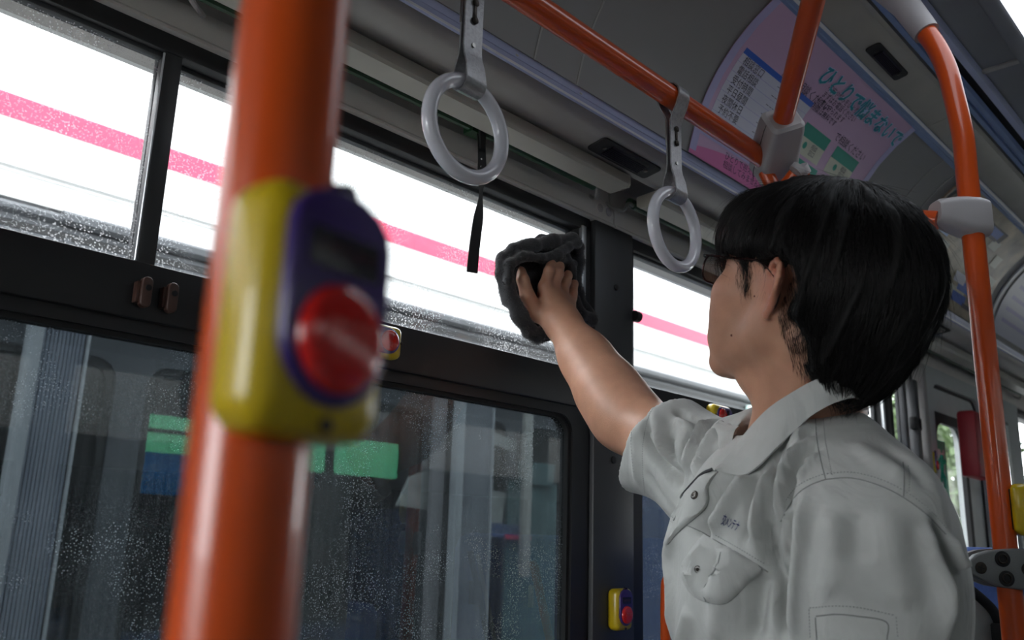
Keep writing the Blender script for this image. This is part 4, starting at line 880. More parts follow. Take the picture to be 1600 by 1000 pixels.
# ---- head frame: f forward, l to his left, u up (metres, origin between the ears)
HC = W3(1256, 462, 0.955)
hy, hp, hr = math.radians(82), math.radians(18), math.radians(0)
fv = np.array([math.cos(hy) * math.cos(hp), math.sin(hy) * math.cos(hp), math.sin(hp)]); lv = np.array([-math.sin(hy), math.cos(hy), 0.0]); uv = np.cross(fv, lv)
lv2 = lv * math.cos(hr) + uv * math.sin(hr); uv = np.cross(fv, lv2); lv = lv2
HR = np.stack([fv, lv, uv], 1)        # columns: world = HR @ local
def HL(f, l, u): return HC + HR @ (np.array([f, l, u]) * 0.001)
def to_local(P): return (P - HC) @ HR
MM = 0.001
NB = W3(1248, 690, 0.985)            # base of the neck
NL = (NB - HC) @ HR
chest_h = math.radians(146); cn = np.array([math.cos(chest_h), math.sin(chest_h), 0.0]); cl3 = np.array([-math.sin(chest_h), math.cos(chest_h), 0.0])
SL = W3(1378, 812, 0.845); SR = W3(1118, 745, 1.10)
EL = W3(978, 652, 1.27); WR = W3(880, 507, 1.435)
def head_sdf(P):
    p = to_local(P) / MM; s = np.abs(p[:, 1]); q = np.stack([p[:, 0], s, p[:, 2]], 1)
    f = ell(p, (-10, 0, 40), (94, 75, 81)); f = smin(f, ell(p, (34, 0, 38), (60, 62, 56)), 30)
    f = smin(f, ell(p, (40, 0, -28), (52, 55, 68)), 26)
    f = smin(f, cone(q, (8, 46, -52), (76, 12, -90), 15, 15), 24); f = smin(f, ell(p, (82, 0, -90), (19, 21, 17)), 12)
    f = smin(f, cone(q, (-2, 58, -8), (6, 47, -52), 12, 13), 20)
    f = smin(f, ell(q, (58, 44, -12), (27, 21, 20)), 18)
    f = smin(f, ell(q, (64, 34, -36), (25, 22, 28)), 16)
    f = smin(f, ell(q, (70, 24, -64), (22, 20, 20)), 16); f = smin(f, ell(p, (80, 0, -66), (19, 26, 20)), 12)
    f = smin(f, cone(q, (86, 8, 34), (66, 48, 36), 8, 9), 14)
    f = smax(f, -ell(q, (98, 32, 17), (17, 17, 11)), 9)
    f = smin(f, ell(q, (78, 32, 18), (13.5, 16, 11.5)), 4)
    f = smin(f, cone(p, (92, 0, 24), (113, 0, -12), 6, 9), 9); f = smin(f, ell(q, (104, 10, -16), (11, 8, 8)), 6)
    f = smin(f, ell(p, (88, 0, -48), (16, 26, 16)), 14); f = smin(f, ell(p, (97, 0, -46), (7, 20, 5)), 4); f = smin(f, ell(p, (95, 0, -57), (7.5, 17, 6)), 4)
    f = smax(f, -ell(p, (108, 0, -51.5), (9, 20, 0.7)), 2)
    # neck, side tendon, throat
    nb = (NL / MM)
    f = smin(f, cone(p, (-22, 0, -38), nb + np.array([-12, 0, 0]), 58, 61), 22)
    f = smin(f, cone(p, (-18, 58, -26), nb + np.array([48, 6, 12]), 12, 9), 14); f = smin(f, cone(p, (-18, -58, -26), nb + np.array([48, -6, 12]), 12, 9), 14)
    f = smin(f, ell(p, (30, 0, -105), (22, 20, 14)), 24)
    f = smin(f, cone(p, nb + np.array([-5, 0, -10]), nb + np.array([-20, 0, -80]), 57, 62), 20)
    return f * MM
hel = [(2, 4, -2), (10, 4, 10), (11, 7, 22), (4, 12, 31), (-8, 17, 34), (-18, 21, 28), (-22, 23, 16), (-19, 21, 2), (-13, 16, -11), (-6, 10, -20), (-1, 7, -27)]
def ear_sdf(P, side):
    p = to_local(P) / MM; p = p - np.array([-13, 0, -9]); q = np.stack([p[:, 0], p[:, 1] * side - 67, p[:, 2]], 1); q[:, 1] += q[:, 0] * 0.30
    q = q / 0.93
    f = chain(q, hel, [3.0, 3.2, 3.4, 3.6, 3.8, 3.8, 3.7, 3.5, 3.4, 3.6, 4.6], 3)
    f = smin(f, cone(q, (0, 6, -25), (2, 2, -20), 5.5, 5), 4)
    anti = [(2, 9, 22), (-9, 12, 20), (-13, 15, 8), (-9, 13, -6), (-2, 9, -14)]
    f = smin(f, chain(q, anti, [2.5, 2.8, 3, 3, 3], 2), 4)
    # thin back wall of the ear
    n = np.array([0.46, 0.86, 0.0]); n = n / np.linalg.norm(n); pl = (q - np.array([-6, 9, 5])) @ n
    disc = ell(q, (-5, 9, 6), (17, 22, 30)); f = smin(f, smax(np.abs(pl + 2.5) - 2.0, disc, 3), 3)
    f = smin(f, cone(q, (-4, -6, 16), (-6, 8, 14), 9, 4), 6); f = smin(f, cone(q, (0, -6, -8), (-3, 7, -8), 9, 4), 6)
    f = smin(f, ell(q, (9, 1, -3), (4, 4, 6)), 3)
    return f * 0.93 * MM
def skin_head(P): return smin(smin(head_sdf(P), ear_sdf(P, 1), 0.004), ear_sdf(P, -1), 0.004)
# ---- right arm and hand
ad = (WR - EL) / np.linalg.norm(WR - EL); 
HPlane = np.array([0.0, 1.0, 0.0])
GY = 0.962                                   # palm side plane, on the cloth
def hpt(px, py, y=GY): return A3(on_y(px, py, y))
K1, K2, K3, K4 = hpt(851, 448, 0.932), hpt(864, 447, 0.930), hpt(877, 455, 0.932), hpt(890, 466, 0.936)
PALM = hpt(858, 478, 0.938)
fing = [  # knuckle, middle joint, end joint, tip, radii
    ([K1, hpt(858, 424, 0.926), hpt(861, 413, 0.946), hpt(862, 408, 0.962)], [0.0105, 0.0095, 0.0085, 0.0072]),
    ([K2, hpt(872, 428, 0.922), hpt(874, 417, 0.944), hpt(875, 412, 0.964)], [0.0105, 0.0097, 0.0087, 0.0073]),
    ([K3, hpt(884, 440, 0.924), hpt(887, 431, 0.944), hpt(888, 427, 0.962)], [0.0100, 0.0092, 0.0083, 0.0070]),
    ([K4, hpt(895, 456, 0.930), hpt(897, 444, 0.945), hpt(897, 440, 0.960)], [0.0090, 0.0082, 0.0074, 0.0064]),
]
thumb = ([hpt(838, 488, 0.945), hpt(824, 462, 0.942), hpt(817, 437, 0.948), hpt(814, 424, 0.958)], [0.0150, 0.0120, 0.0105, 0.0085])
def arm_sdf(P):
    up = np.array([0, 0, 1.0])
    f = chain(P, [SR, SR + (EL - SR) * 0.5, EL], [0.048, 0.045, 0.040], 0.03)
    mid = EL + (WR - EL) * 0.28
    f = smin(f, chain(P, [EL, mid, EL + (WR - EL) * 0.62, WR], [0.040, 0.0395, 0.0315, 0.0240], 0.05), 0.05)
    f = smin(f, econe(P, EL + (WR - EL) * 0.8, WR, 0.027, 0.026, (0.2, 0.9, 0.3), 0.8), 0.015)
    hnd = smin(cone(P, WR, (K1 + PALM) / 2, 0.022, 0.0165), cone(P, WR + (K4 - K1) * 0.1, (K4 + PALM) / 2, 0.022, 0.0155), 0.02)
    for k in (K1, K2, K3, K4): hnd = smin(hnd, cone(P, WR + (k - WR) * 0.35, k, 0.018, 0.0112), 0.009)
    hnd = smin(hnd, cone(P, WR + (thumb[0][0] - WR) * 0.3, thumb[0][0], 0.017, 0.0155), 0.012)
    for pts, rs in fing: hnd = smin(hnd, chain(P, pts, rs, 0.003), 0.0035)
    for k in (K1, K2, K3, K4): hnd = smin(hnd, np.linalg.norm(P - (k + np.array([0, -0.003, 0.001])), axis=1) - 0.0098, 0.006)
    hnd = smin(hnd, chain(P, thumb[0], thumb[1], 0.004), 0.007)
    return smin(f, hnd, 0.018)
# ---- coarse hidden body: torso, left arm, legs
WAI = np.array([SL[0] * 0.5 + SR[0] * 0.5 + 0.03, SL[1] * 0.5 + SR[1] * 0.5, -0.34])
TOP = (SL + SR) / 2
EL2 = W3(1385, 1110, 0.84); WR2 = EL2 + np.array([-0.06, 0.12, -0.20])
hip = WAI + np.array([0.0, 0.0, -0.06])
FT = []
for s in (-1, 1): FT.append(np.array([hip[0], hip[1], 0]) + cl3 * 0.10 * s + cn * (0.05 if s > 0 else -0.04))
def coarse_sdf(P):
    f = econe(P, TOP + np.array([0, 0, -0.10]), WAI, 0.095, 0.10, cn, 0.8); f = smin(f, cone(P, SL, SR, 0.030, 0.030), 0.05)
    f = smin(f, chain(P, [SL, EL2, WR2], [0.050, 0.038, 0.026], 0.02), 0.03); f = smin(f, econe(P, WR2, WR2 + (WR2 - EL2) * 0.28, 0.022, 0.038, cn, 0.5), 0.02)
    for k in range(4): a = WR2 + (WR2 - EL2) * 0.36 + cn * (k - 1.5) * 0.017; f = smin(f, chain(P, [a, a + (WR2 - EL2) * 0.15, a + (WR2 - EL2) * 0.25 - cl3 * 0.015], [0.009, 0.008, 0.007], 0.003), 0.006)
    f = smin(f, chain(P, [WR2 + (WR2 - EL2) * 0.12 + cn * 0.015, WR2 + (WR2 - EL2) * 0.28 + cn * 0.045], [0.012, 0.009], 0.01), 0.01)
    for s, ft in zip((-1, 1), FT): f = smin(f, chain(P, [hip + cl3 * 0.085 * s + np.array([0, 0, -0.04]), np.array([ft[0], ft[1], -0.78]) + cn * 0.02, np.array([ft[0], ft[1], -1.17])], [0.085, 0.055, 0.035], 0.02), 0.05)
    return f
skin = nmat('skin', (0.50, 0.262, 0.17), 0.46, noise=0.09, nscale=38, bump=0.25, bscale=420, sss=0.15, spec=0.45)
man = thing('person', 'man in a grey work shirt and thin-framed glasses wiping the window, right arm raised', 'person', (float(hip[0]), float(hip[1]), FZ))
def join_parts(parts):
    Vs = []; Qs = []; k = 0
    for V, Q in parts: Vs.append(V); Qs.append(Q + k); k += len(V)
    return np.concatenate(Vs), np.concatenate(Qs)
VH, QH = surf_net(skin_head, HC - 0.25, HC + 0.17, 0.0021)
keep = None
amin = np.minimum(np.minimum(SR, EL), np.minimum(WR, K1)) - 0.09; amax = np.maximum(np.maximum(SR, EL), np.maximum(WR, K2)) + 0.09
VA, QA = surf_net(arm_sdf, amin, amax, 0.0024)
VC, QC = surf_net(coarse_sdf, (hip[0] - 0.5, hip[1] - 0.5, -1.24), (hip[0] + 0.5, hip[1] + 0.5, TOP[2] + 0.12), 0.010)
V, Q = join_parts([(VH, QH), (VA, QA), (VC, QC)])
bme = np_mesh('body', V, Q)
lb = to_local(V) / MM; sl_ = np.abs(lb[:, 1]); qq = np.stack([lb[:, 0], sl_, lb[:, 2]], 1)
def blob(c, r, P_=None): d2 = (((qq if P_ is None else P_) - np.array(c)) / np.array(r)); return np.exp(-(d2 ** 2).sum(1))
tone = np.ones((len(V), 4)); red = 0.9 * blob((-16, 84, -2), (26, 16, 36)) + 0.35 * blob((66, 44, -14), (26, 20, 20)) + 0.5 * blob((112, 0, -12), (12, 14, 14)) + 0.6 * blob((98, 0, -52), (12, 24, 9))
beard = 0.5 * blob((60, 36, -72), (42, 36, 26)) + 0.5 * blob((34, 66, 6), (16, 14, 22))
for k_ in (K1, K2, K3, K4): red = red + 0.35 * np.exp(-((V - k_) ** 2).sum(1) / 0.013 ** 2)
red = np.clip(red, 0, 1); tone[:, 0] = 1 + 0.02 * red - 0.16 * beard; tone[:, 1] = 1 - 0.36 * red - 0.12 * beard; tone[:, 2] = 1 - 0.34 * red - 0.06 * beard
ca = bme.color_attributes.new('tone', 'FLOAT_COLOR', 'POINT'); ca.data.foreach_set('color', tone.astype(F32).ravel())
nt_ = skin.node_tree; an = nt_.nodes.new('ShaderNodeAttribute'); an.attribute_name = 'tone'; mm_ = nt_.nodes.new('ShaderNodeVectorMath'); mm_.operation = 'MULTIPLY'
pb_ = nt_.nodes['Principled BSDF']; src_ = pb_.inputs['Base Color'].links[0].from_socket; nt_.links.new(src_, mm_.inputs[0]); nt_.links.new(an.outputs['Color'], mm_.inputs[1]); nt_.links.new(mm_.outputs[0], pb_.inputs['Base Color'])
body = finish('body', bme, skin, man, True, 180); body.data.shade_smooth()
MB_ = Vector(man['base'])

def bvh(V, Q): return BVHTree.FromPolygons([tuple(v) for v in V], [tuple(int(i) for i in q) for q in Q])
bv_head = bvh(VH, QH)
def hit(bv, px, py, lift=0.0):
    d_ = ray(px, py).normalized(); r = bv.ray_cast(Vector((0, 0, 0)), d_)
    if r[0] is None: return None
    n = r[1] if r[1].dot(d_) < 0 else -r[1]; return r[0] + n * lift, n, r[0].length
# eyes, brows, moles
for s in (1, -1):
    e = MB(); c = HL(78.5, 32 * s, 18); m = bmesh.new(); bmesh.ops.create_uvsphere(m, u_segments=20, v_segments=14, radius=0.0118); bmesh.ops.translate(m, vec=c, verts=m.verts); e._merge(m); e.build('eyeball', nmat('eye_white', (0.7, 0.66, 0.62), 0.2) if s == 1 else bpy.data.materials['eye_white'], man)
for px_, py_, r_ in ((1143, 524, 0.0014), (1179, 463, 0.0011), (1242, 466, 0.0011)):
    h_ = hit(bv_head, px_, py_)
    if h_:
        m = bmesh.new(); bmesh.ops.create_uvsphere(m, u_segments=8, v_segments=6, radius=r_); bmesh.ops.translate(m, vec=h_[0], verts=m.verts); e = MB(); e._merge(m); e.build('mole', nmat('mole', (0.16, 0.05, 0.035), 0.5) if 'mole' not in bpy.data.materials else bpy.data.materials['mole'], man)

# ---- glasses
gl = thing('eyeglasses', 'thin dark-rimmed glasses worn by the man', 'glasses', tuple(HL(100, 0, 18)))
rim = nmat('dark_brown_rim', (0.05, 0.02, 0.018), 0.25, metal=0.7); lens_m = glass_mat('spectacle_lens', (0.93, 0.95, 0.95), 0.10)
def HV(f, l, u): return Vector(HL(f, l, u))
for s in (1, -1):
    loop = []
    for x, z in rrect(50, 31, 13, 6): loop.append(HV(104 - abs(x + 33 - 8) * 0.10 * (1 if x + 33 > 0 else 1), s * (33 + x), 12 + z))
    g = MB(); g.tube(loop + [loop[0]], 0.0011, 8, cap=False); g.build('rim', rim, gl)
    g = MB(); k = len(loop); cc = sum(loop, Vector()) / k; fdir = Vector(fv) * 0.0006
    g.raw([p + fdir for p in loop] + [cc + fdir * 1.6] + [p - fdir for p in loop] + [cc - fdir], [(i, (i + 1) % k, k) for i in range(k)] + [(k + 1 + i, k + 1 + (i + 1) % k, 2 * k + 1) for i in range(k)]).build('lens', lens_m, gl)
    MB().tube(smooth_path([HV(100.5, s * 57, 23), HV(97, s * 63, 24), HV(80, s * 70, 23), HV(40, s * 76, 22), HV(8, s * 78, 21), HV(-12, s * 73, 8), HV(-20, s * 71, -4)], 5), 0.0013, 8).build('temple_arm', rim, gl)
MB().tube(smooth_path([HV(104, 9, 18), HV(107, 0, 20), HV(104, -9, 18)], 5), 0.0011, 8).build('bridge', rim, gl)

# ---- hair: one mass plus thousands of strands
def hair_sdf(P):
    p = to_local(P) / MM; s = np.abs(p[:, 1]); q = np.stack([p[:, 0], s, p[:, 2]], 1)
    f = ell(p, (-10, 0, 44), (108, 88, 87)); f = smin(f, ell(p, (-44, 0, 18), (100, 90, 94)), 25)
    f = smin(f, ell(p, (-80, 0, -38), (46, 54, 62)), 30)
    f = smin(f, ell(p, (62, 0, 72), (42, 64, 38)), 25)
    f = smin(f, ell(p, (82, 0, 54), (20, 52, 20)), 14)
    # clear the ear, cheek, neck side and face
    f = smax(f, -cone(q, (34, 112, -42), (18, 98, -4), 66, 38), 12); f = smax(f, -ell(q, (58, 66, 6), (30, 30, 26)), 8)
    f = smax(f, -ell(q, (-20, 92, -6), (36, 34, 38)), 8)
    f = smax(f, -ell(p, (120, 0, -30), (66, 140, 78)), 10)
    f = smax(f, -cone(q, (-25, 80, -68), (60, 60, -70), 44, 60), 14)
    f = smax(f, -ell(p, (0, 0, -90), (66, 66, 55)), 10)
    return f * MM
def hair_disp(P):
    p = to_local(P) / MM; cr = np.array([-30, 10, 130.0]); d = p - cr; az = np.arctan2(d[:, 1], d[:, 0] + 1e-6); el_ = np.linalg.norm(d, axis=1)
    return (np.sin(az * 23 + el_ * 0.035 + 1.5 * np.sin(el_ * 0.03)) * 2.0 + np.sin(az * 47 + el_ * 0.05) * 1.2 + np.sin(az * 9 + 2 * np.sin(el_ * 0.04)) * 2.6) * MM * np.clip(el_ / 60, 0, 1)
VHa, QHa = surf_net(lambda P: hair_sdf(P) + hair_disp(P), HC - 0.21, HC + 0.19, 0.0026)
hair_m = nmat('black_hair', (0.008, 0.0075, 0.0075), 0.6, spec=0.15)
hm = np_mesh('hair', VHa, QHa); hair = finish('hair', hm, hair_m, man, True, 180); hair.data.shade_smooth()
def grad(fn, P, e=0.0008):
    g = np.stack([fn(P + np.eye(3)[i] * e) - fn(P - np.eye(3)[i] * e) for i in range(3)], 1); return g / (np.linalg.norm(g, axis=1, keepdims=True) + 1e-9)
def strands(fn, R0, flow, n_seg, step, rad, lift, rngs, stick=None):
    """march all strands together along the flow, staying a little above the surface fn = 0"""
    P = R0.copy(); pts = [P.copy()]; n = len(P); jit = rngs.normal(0, 1, (n, 3))
    for k in range(n_seg):
        d = flow(P) + jit * 0.16 + rngs.normal(0, 0.05, (n, 3)); g = grad(fn, P); d = d - g * np.sum(d * g, 1, keepdims=True) * 0.9; d /= np.linalg.norm(d, axis=1, keepdims=True) + 1e-9
        P = P + d * step[:, None]; t = fn(P); tgt = lift * ((k + 1) / n_seg) ** 1.5; P = P - g * ((t - tgt) * (0.75 if stick is None else stick(P)))[:, None]; pts.append(P.copy())
    return np.stack(pts, 1)     # n, m, 3
def strand_mesh(S, rad):
    n, m, _ = S.shape; Tn = np.gradient(S, axis=1); Tn /= np.linalg.norm(Tn, axis=2, keepdims=True) + 1e-9
    ref = np.where(np.abs(Tn[:, :, 2:3]) > 0.9, np.array([1.0, 0, 0]), np.array([0, 0, 1.0])); U = np.cross(Tn, ref); U /= np.linalg.norm(U, axis=2, keepdims=True) + 1e-9; Wv = np.cross(Tn, U)
    taper = np.clip(1.05 - np.linspace(0, 1, m) ** 2.2, 0.08, 1)[None, :, None] * rad[:, None, None]
    ring = np.stack([S + (U * math.cos(a) + Wv * math.sin(a)) * taper for a in (0, 2.094, 4.189)], 2).reshape(-1, 3)
    i = (np.arange(n)[:, None, None] * m + np.arange(m - 1)[None, :, None]) * 3 + np.arange(3)[None, None]; j = (np.arange(n)[:, None, None] * m + np.arange(m - 1)[None, :, None]) * 3 + ((np.arange(3) + 1) % 3)[None, None]
    return ring, np.stack([i, j, j + 3, i + 3], -1).reshape(-1, 4)
rngs = np.random.default_rng(5)
def hair_flow(P):
    p = to_local(P) / MM; cr = np.array([-38, 6, 138.0]); d = p - cr; d /= np.linalg.norm(d, axis=1, keepdims=True)
    g = (np.array([0, 0, -1.0]) @ HR); d = d * 0.9 + g * 0.75; fr = np.clip((p[:, 0] - 20) / 60, 0, 1) * np.clip((p[:, 2] - 30) / 40, 0, 1); d = d + fr[:, None] * np.array([0.8, 0.35, -0.2])
    b = np.clip((-p[:, 0] - 20) / 60, 0, 1) * np.clip((20 - p[:, 2]) / 40, 0, 1); d = d + b[:, None] * np.array([0.45, 0, -0.2]); return d @ HR.T
N1 = 12000
R0 = VHa[rngs.integers(0, len(VHa), N1)]; lc = to_local(R0) / MM; R0 = R0[(lc[:, 2] > -70)]; n1 = len(R0)
S1 = strands(hair_sdf, R0, hair_flow, 9, rngs.uniform(0.004, 0.0095, n1), None, rngs.uniform(0.0002, 0.007, n1), rngs, lambda P: np.where((to_local(P)[:, 2] < -0.050) | ((to_local(P)[:, 0] > 0.055) & (to_local(P)[:, 2] < 0.075)), 0.08, 0.7))
a_, b_ = strand_mesh(S1, rngs.uniform(0.00022, 0.00042, n1))
# flyaways
R1 = R0[rngs.integers(0, n1, 650)]; S2 = strands(hair_sdf, R1, hair_flow, 9, rngs.uniform(0.004, 0.010, 650), None, rngs.uniform(0.006, 0.019, 650), rngs); a2, b2 = strand_mesh(S2, np.full(650, 0.00019))
# wispy fringe over the brow
rf = to_local(VHa) / MM; zf = np.nonzero((rf[:, 0] > 52) & (rf[:, 2] > 38) & (rf[:, 2] < 78))[0]
RF = VHa[zf[rngs.integers(0, len(zf), 420)]]; clump_ = np.sin(to_local(RF)[:, 1:2] * 260)
SF = strands(hair_sdf, RF, lambda P: np.tile(np.array([0.35, 0.0, -1.0]) @ HR.T, (len(P), 1)) + clump_ * (np.array([0.0, 0.35, 0.0]) @ HR.T), 6, rngs.uniform(0.002, 0.0052, 420), None, np.full(420, 0.002), rngs, lambda P: 0.02); a6, b6 = strand_mesh(SF, rngs.uniform(0.0002, 0.0004, 420))
# short hair: sideburn and the shaved edge behind the ear, rooted on the skin
lh = to_local(VH) / MM
def zone(c, r): return np.nonzero(np.linalg.norm((lh - np.array(c)) / np.array(r), axis=1) < 1)[0]
z1 = zone((34, 66, 14), (13, 22, 22)); z2 = zone((-42, 60, -22), (20, 30, 46)); z3 = zone((-60, 45, -60), (26, 40, 36))
rs_ = []
for z_, n_ in ((z1, 260), (z2, 1900), (z3, 1400)):
    if len(z_): rs_.append(VH[z_[rngs.integers(0, len(z_), n_)]])
R2_ = np.concatenate(rs_); n3 = len(R2_)
S3 = strands(skin_head, R2_, lambda P: np.tile((np.array([-0.35, 0, -1.0]) @ HR.T), (len(P), 1)), 4, rngs.uniform(0.0008, 0.0028, n3), None, rngs.uniform(0.0004, 0.0016, n3), rngs); a3, b3 = strand_mesh(S3, np.full(n3, 0.00011))
hs_m = nmat('black_hair_strands', (0.010, 0.009, 0.009), 0.42, spec=0.3)
Vx, Qx = join_parts([(a_, b_), (a2, b2), (a3, b3), (a6, b6)])
ho = finish('hair_strands', np_mesh('hair_strands', Vx, Qx), hs_m, man, True, 180); ho.data.shade_smooth(); ho['kind'] = 'stuff'
# eyebrows
RB = np.array([HL(84 - abs(l - 20) * 0.35, l * s, 37 - abs(l - 22) * 0.12 + w) for s in (1, -1) for l in np.linspace(12, 46, 60) for w in (-1.5, 0, 1.5)])
SB = strands(skin_head, RB, lambda P: np.tile((np.array([-0.4, 0.0, 0.2]) @ HR.T), (len(P), 1)) + ((to_local(P)[:, 1:2] > 0) * 2 - 1) * (np.array([0, 0.9, 0]) @ HR.T), 3, np.full(len(RB), 0.0025), None, np.full(len(RB), 0.0012), rngs)
a4, b4 = strand_mesh(SB, np.full(len(RB), 0.0003)); eb = finish('eyebrows', np_mesh('eyebrows', a4, b4), hs_m, man); eb['kind'] = 'stuff'

# ---- microfibre cloth pressed on the pane
def cp(px_, py_, y): return A3(on_y(px_, py_, y))
tw_tubes = [([(793, 470), (784, 430), (786, 403), (802, 390), (830, 382)], 0.962, 0.011), ([(808, 402), (835, 384), (865, 377), (893, 374), (903, 386)], 0.958, 0.012), ([(793, 440), (797, 414), (815, 402), (845, 403), (870, 399), (888, 386), (902, 380)], 0.946, 0.0085),
            ([(792, 430), (797, 462), (808, 492), (824, 518), (840, 527)], 0.953, 0.010), ([(806, 470), (818, 492), (832, 512), (846, 522)], 0.946, 0.007), ([(840, 526), (856, 520), (868, 505), (878, 490)], 0.960, 0.014),
            ([(902, 384), (905, 410), (900, 440), (905, 465), (920, 490)], 0.962, 0.010), ([(896, 470), (908, 492), (924, 500)], 0.955, 0.012), ([(850, 410), (875, 405), (895, 412)], 0.952, 0.008), ([(806, 425), (812, 450), (822, 490)], 0.968, 0.014), ([(884, 395), (893, 420), (897, 450)], 0.950, 0.007)]
tw = [([cp(a, b, y) for a, b in p], r) for p, y, r in tw_tubes]
def towel_sdf(P):
    f = econe(P, cp(838, 430, 0.974), cp(848, 490, 0.974), 0.056, 0.042, (0, 1, 0), 0.26)
    f = smin(f, econe(P, cp(868, 418, 0.974), cp(876, 455, 0.974), 0.044, 0.044, (0, 1, 0), 0.28), 0.02)
    f = smin(f, econe(P, cp(895, 470, 0.970), cp(912, 490, 0.968), 0.024, 0.014, (0, 1, 0), 0.5), 0.01)
    for pts, r in tw: f = smin(f, chain(P, pts, [r] * len(pts), 0.006), 0.0055)
    d_ = np.sin(P[:, 0] * 90 - P[:, 2] * 60 + 2 * np.sin(P[:, 2] * 50)) * 0.0012
    return f + d_
tc_ = cp(850, 450, 0.96)
VT, QT = surf_net(towel_sdf, tc_ - np.array([0.13, 0.05, 0.13]), tc_ + np.array([0.14, 0.042, 0.13]), 0.0021)
VT[:, 1] = np.minimum(VT[:, 1], 0.9935)
tw_m = nmat('charcoal_microfibre', (0.026, 0.026, 0.029), 0.95, noise=0.2, nscale=150, sheen=0.35)
towel = thing('cleaning_cloth', 'bunched charcoal microfibre cloth pressed on the window under his hand', 'cloth', tuple(tc_))
to = finish('cloth', np_mesh('cloth', VT, QT), tw_m, towel, True, 180); to.data.shade_smooth()
NT = vnormals(VT, QT); ii = rngs.integers(0, len(VT), 9000); ii = ii[VT[ii, 1] < 0.985]; nT = len(ii)
base_ = VT[ii]; dT = NT[ii] + rngs.normal(0, 0.45, (nT, 3)) + np.array([0, 0, -0.3]); dT /= np.linalg.norm(dT, axis=1, keepdims=True); lT = rngs.uniform(0.0012, 0.0032, nT)[:, None]
ST = np.stack([base_ + dT * lT * t + np.array([0, 0, -1]) * lT * 0.4 * t * t for t in (0, 0.5, 1.0)], 1); ST[:, :, 1] = np.minimum(ST[:, :, 1], 0.9938); a5, b5 = strand_mesh(ST, np.full(nT, 0.00035)); fz = finish('fibre_pile', np_mesh('fibre_pile', a5, b5), tw_m, towel); fz['kind'] = 'stuff'
# ---- navy undershirt seen at the throat
def under_sdf(P):
    f = smin(coarse_sdf(P) - 0.005, cone(P, NB + np.array([0, 0, -0.02]), TOP + np.array([0, 0, -0.09]), 0.064, 0.075), 0.03)
    f = smax(f, (P - (NB + np.array([0, 0, -0.004]))) @ (np.array([0, 0, 1.0]) + cn * 0.35), 0.003)
    f = smax(f, np.array([0, 0, -0.40]) @ np.array([0, 0, 1.0]) - P[:, 2], 0.003)
    for c_ in (SL, SR): f = smax(f, 0.10 - np.linalg.norm(P - (c_ + (c_ - TOP) * 0.35), axis=1), 0.003)
    return f
VU, QU = surf_net(under_sdf, TOP - np.array([0.32, 0.32, 0.40]), TOP + np.array([0.32, 0.32, 0.14]), 0.006)
us = finish('undershirt', np_mesh('undershirt', VU, QU), nmat('navy_undershirt', (0.012, 0.014, 0.045), 0.85), man, True, 180); us.data.shade_smooth()
# ---- trousers and shoes (below the frame)
def trouser_sdf(P):
    f = econe(P, WAI + np.array([0, 0, 0.02]), hip + np.array([0, 0, -0.04]), 0.125, 0.13, cn, 0.82)
    for s, ft in zip((-1, 1), FT): f = smin(f, chain(P, [hip + cl3 * 0.085 * s + np.array([0, 0, -0.04]), np.array([ft[0], ft[1], -0.78]) + cn * 0.02, np.array([ft[0], ft[1], -1.16])], [0.105, 0.08, 0.065], 0.02), 0.04)
    return smax(f, -1.215 - P[:, 2], 0.005)
VTr, QTr = surf_net(trouser_sdf, (hip[0] - 0.35, hip[1] - 0.35, -1.24), (hip[0] + 0.35, hip[1] + 0.35, -0.15), 0.009)
tro = finish('trousers', np_mesh('trousers', VTr, QTr), nmat('dark_grey_trousers', (0.12, 0.125, 0.13), 0.85), man, True, 180); tro.data.shade_smooth()
for ft in FT:
    Vs_, Qs_ = surf_net(lambda P: smax(smin(econe(P, np.array([ft[0], ft[1], -1.20]) - cn * 0.05, np.array([ft[0], ft[1], -1.205]) + cn * 0.15, 0.040, 0.042, (0, 0, 1), 0.9), cone(P, np.array([ft[0], ft[1], -1.20]), np.array([ft[0], ft[1], -1.14]), 0.045, 0.043), 0.02), FZ + 0.001 - P[:, 2], 0.004), (ft[0] - 0.26, ft[1] - 0.26, -1.27), (ft[0] + 0.26, ft[1] + 0.26, -1.08), 0.006)
    sh_ = finish('shoe', np_mesh('shoe', Vs_, Qs_), M['rubber'], man, True, 180); sh_.data.shade_smooth()
# ================================================================ SHIRT
NBs = NB + np.array([0, 0, 0.0])
CUFF = W3(1040, 700, 1.18); cax = (CUFF - SR) / np.linalg.norm(CUFF - SR)
SLB = W3(1372, 1180, 0.83)
lax = (SLB - SL) / np.linalg.norm(SLB - SL)
def shirt_core(P):
    f = econe(P, TOP + np.array([0, 0, -0.065]) - cn * 0.002, WAI + np.array([0, 0, -0.02]), 0.150, 0.150, cn, 0.80)
    f = smin(f, cone(P, NBs - cn * 0.03 + np.array([0, 0, -0.03]), SL + np.array([0, 0, 0.004]), 0.066, 0.060), 0.06)
    f = smin(f, cone(P, NBs - cn * 0.03 + np.array([0, 0, -0.035]), SR + np.array([0, 0, 0.012]), 0.060, 0.050), 0.06)
    f = smin(f, ell(P, (SL + SR) / 2 - cn * 0.03 + np.array([0, 0, -0.10]), (0.14, 0.14, 0.15)), 0.05)
    f = smin(f, econe(P, SL + np.array([0, 0, -0.012]), SLB, 0.074, 0.092, cl3, 0.86), 0.028)
    return f
def sleeve_r(P):
    o = econe(P, SR + np.array([0, 0, 0.0]), CUFF + cax * 0.08, 0.056, 0.075, (0, 0, 1), 1.12)
    return o
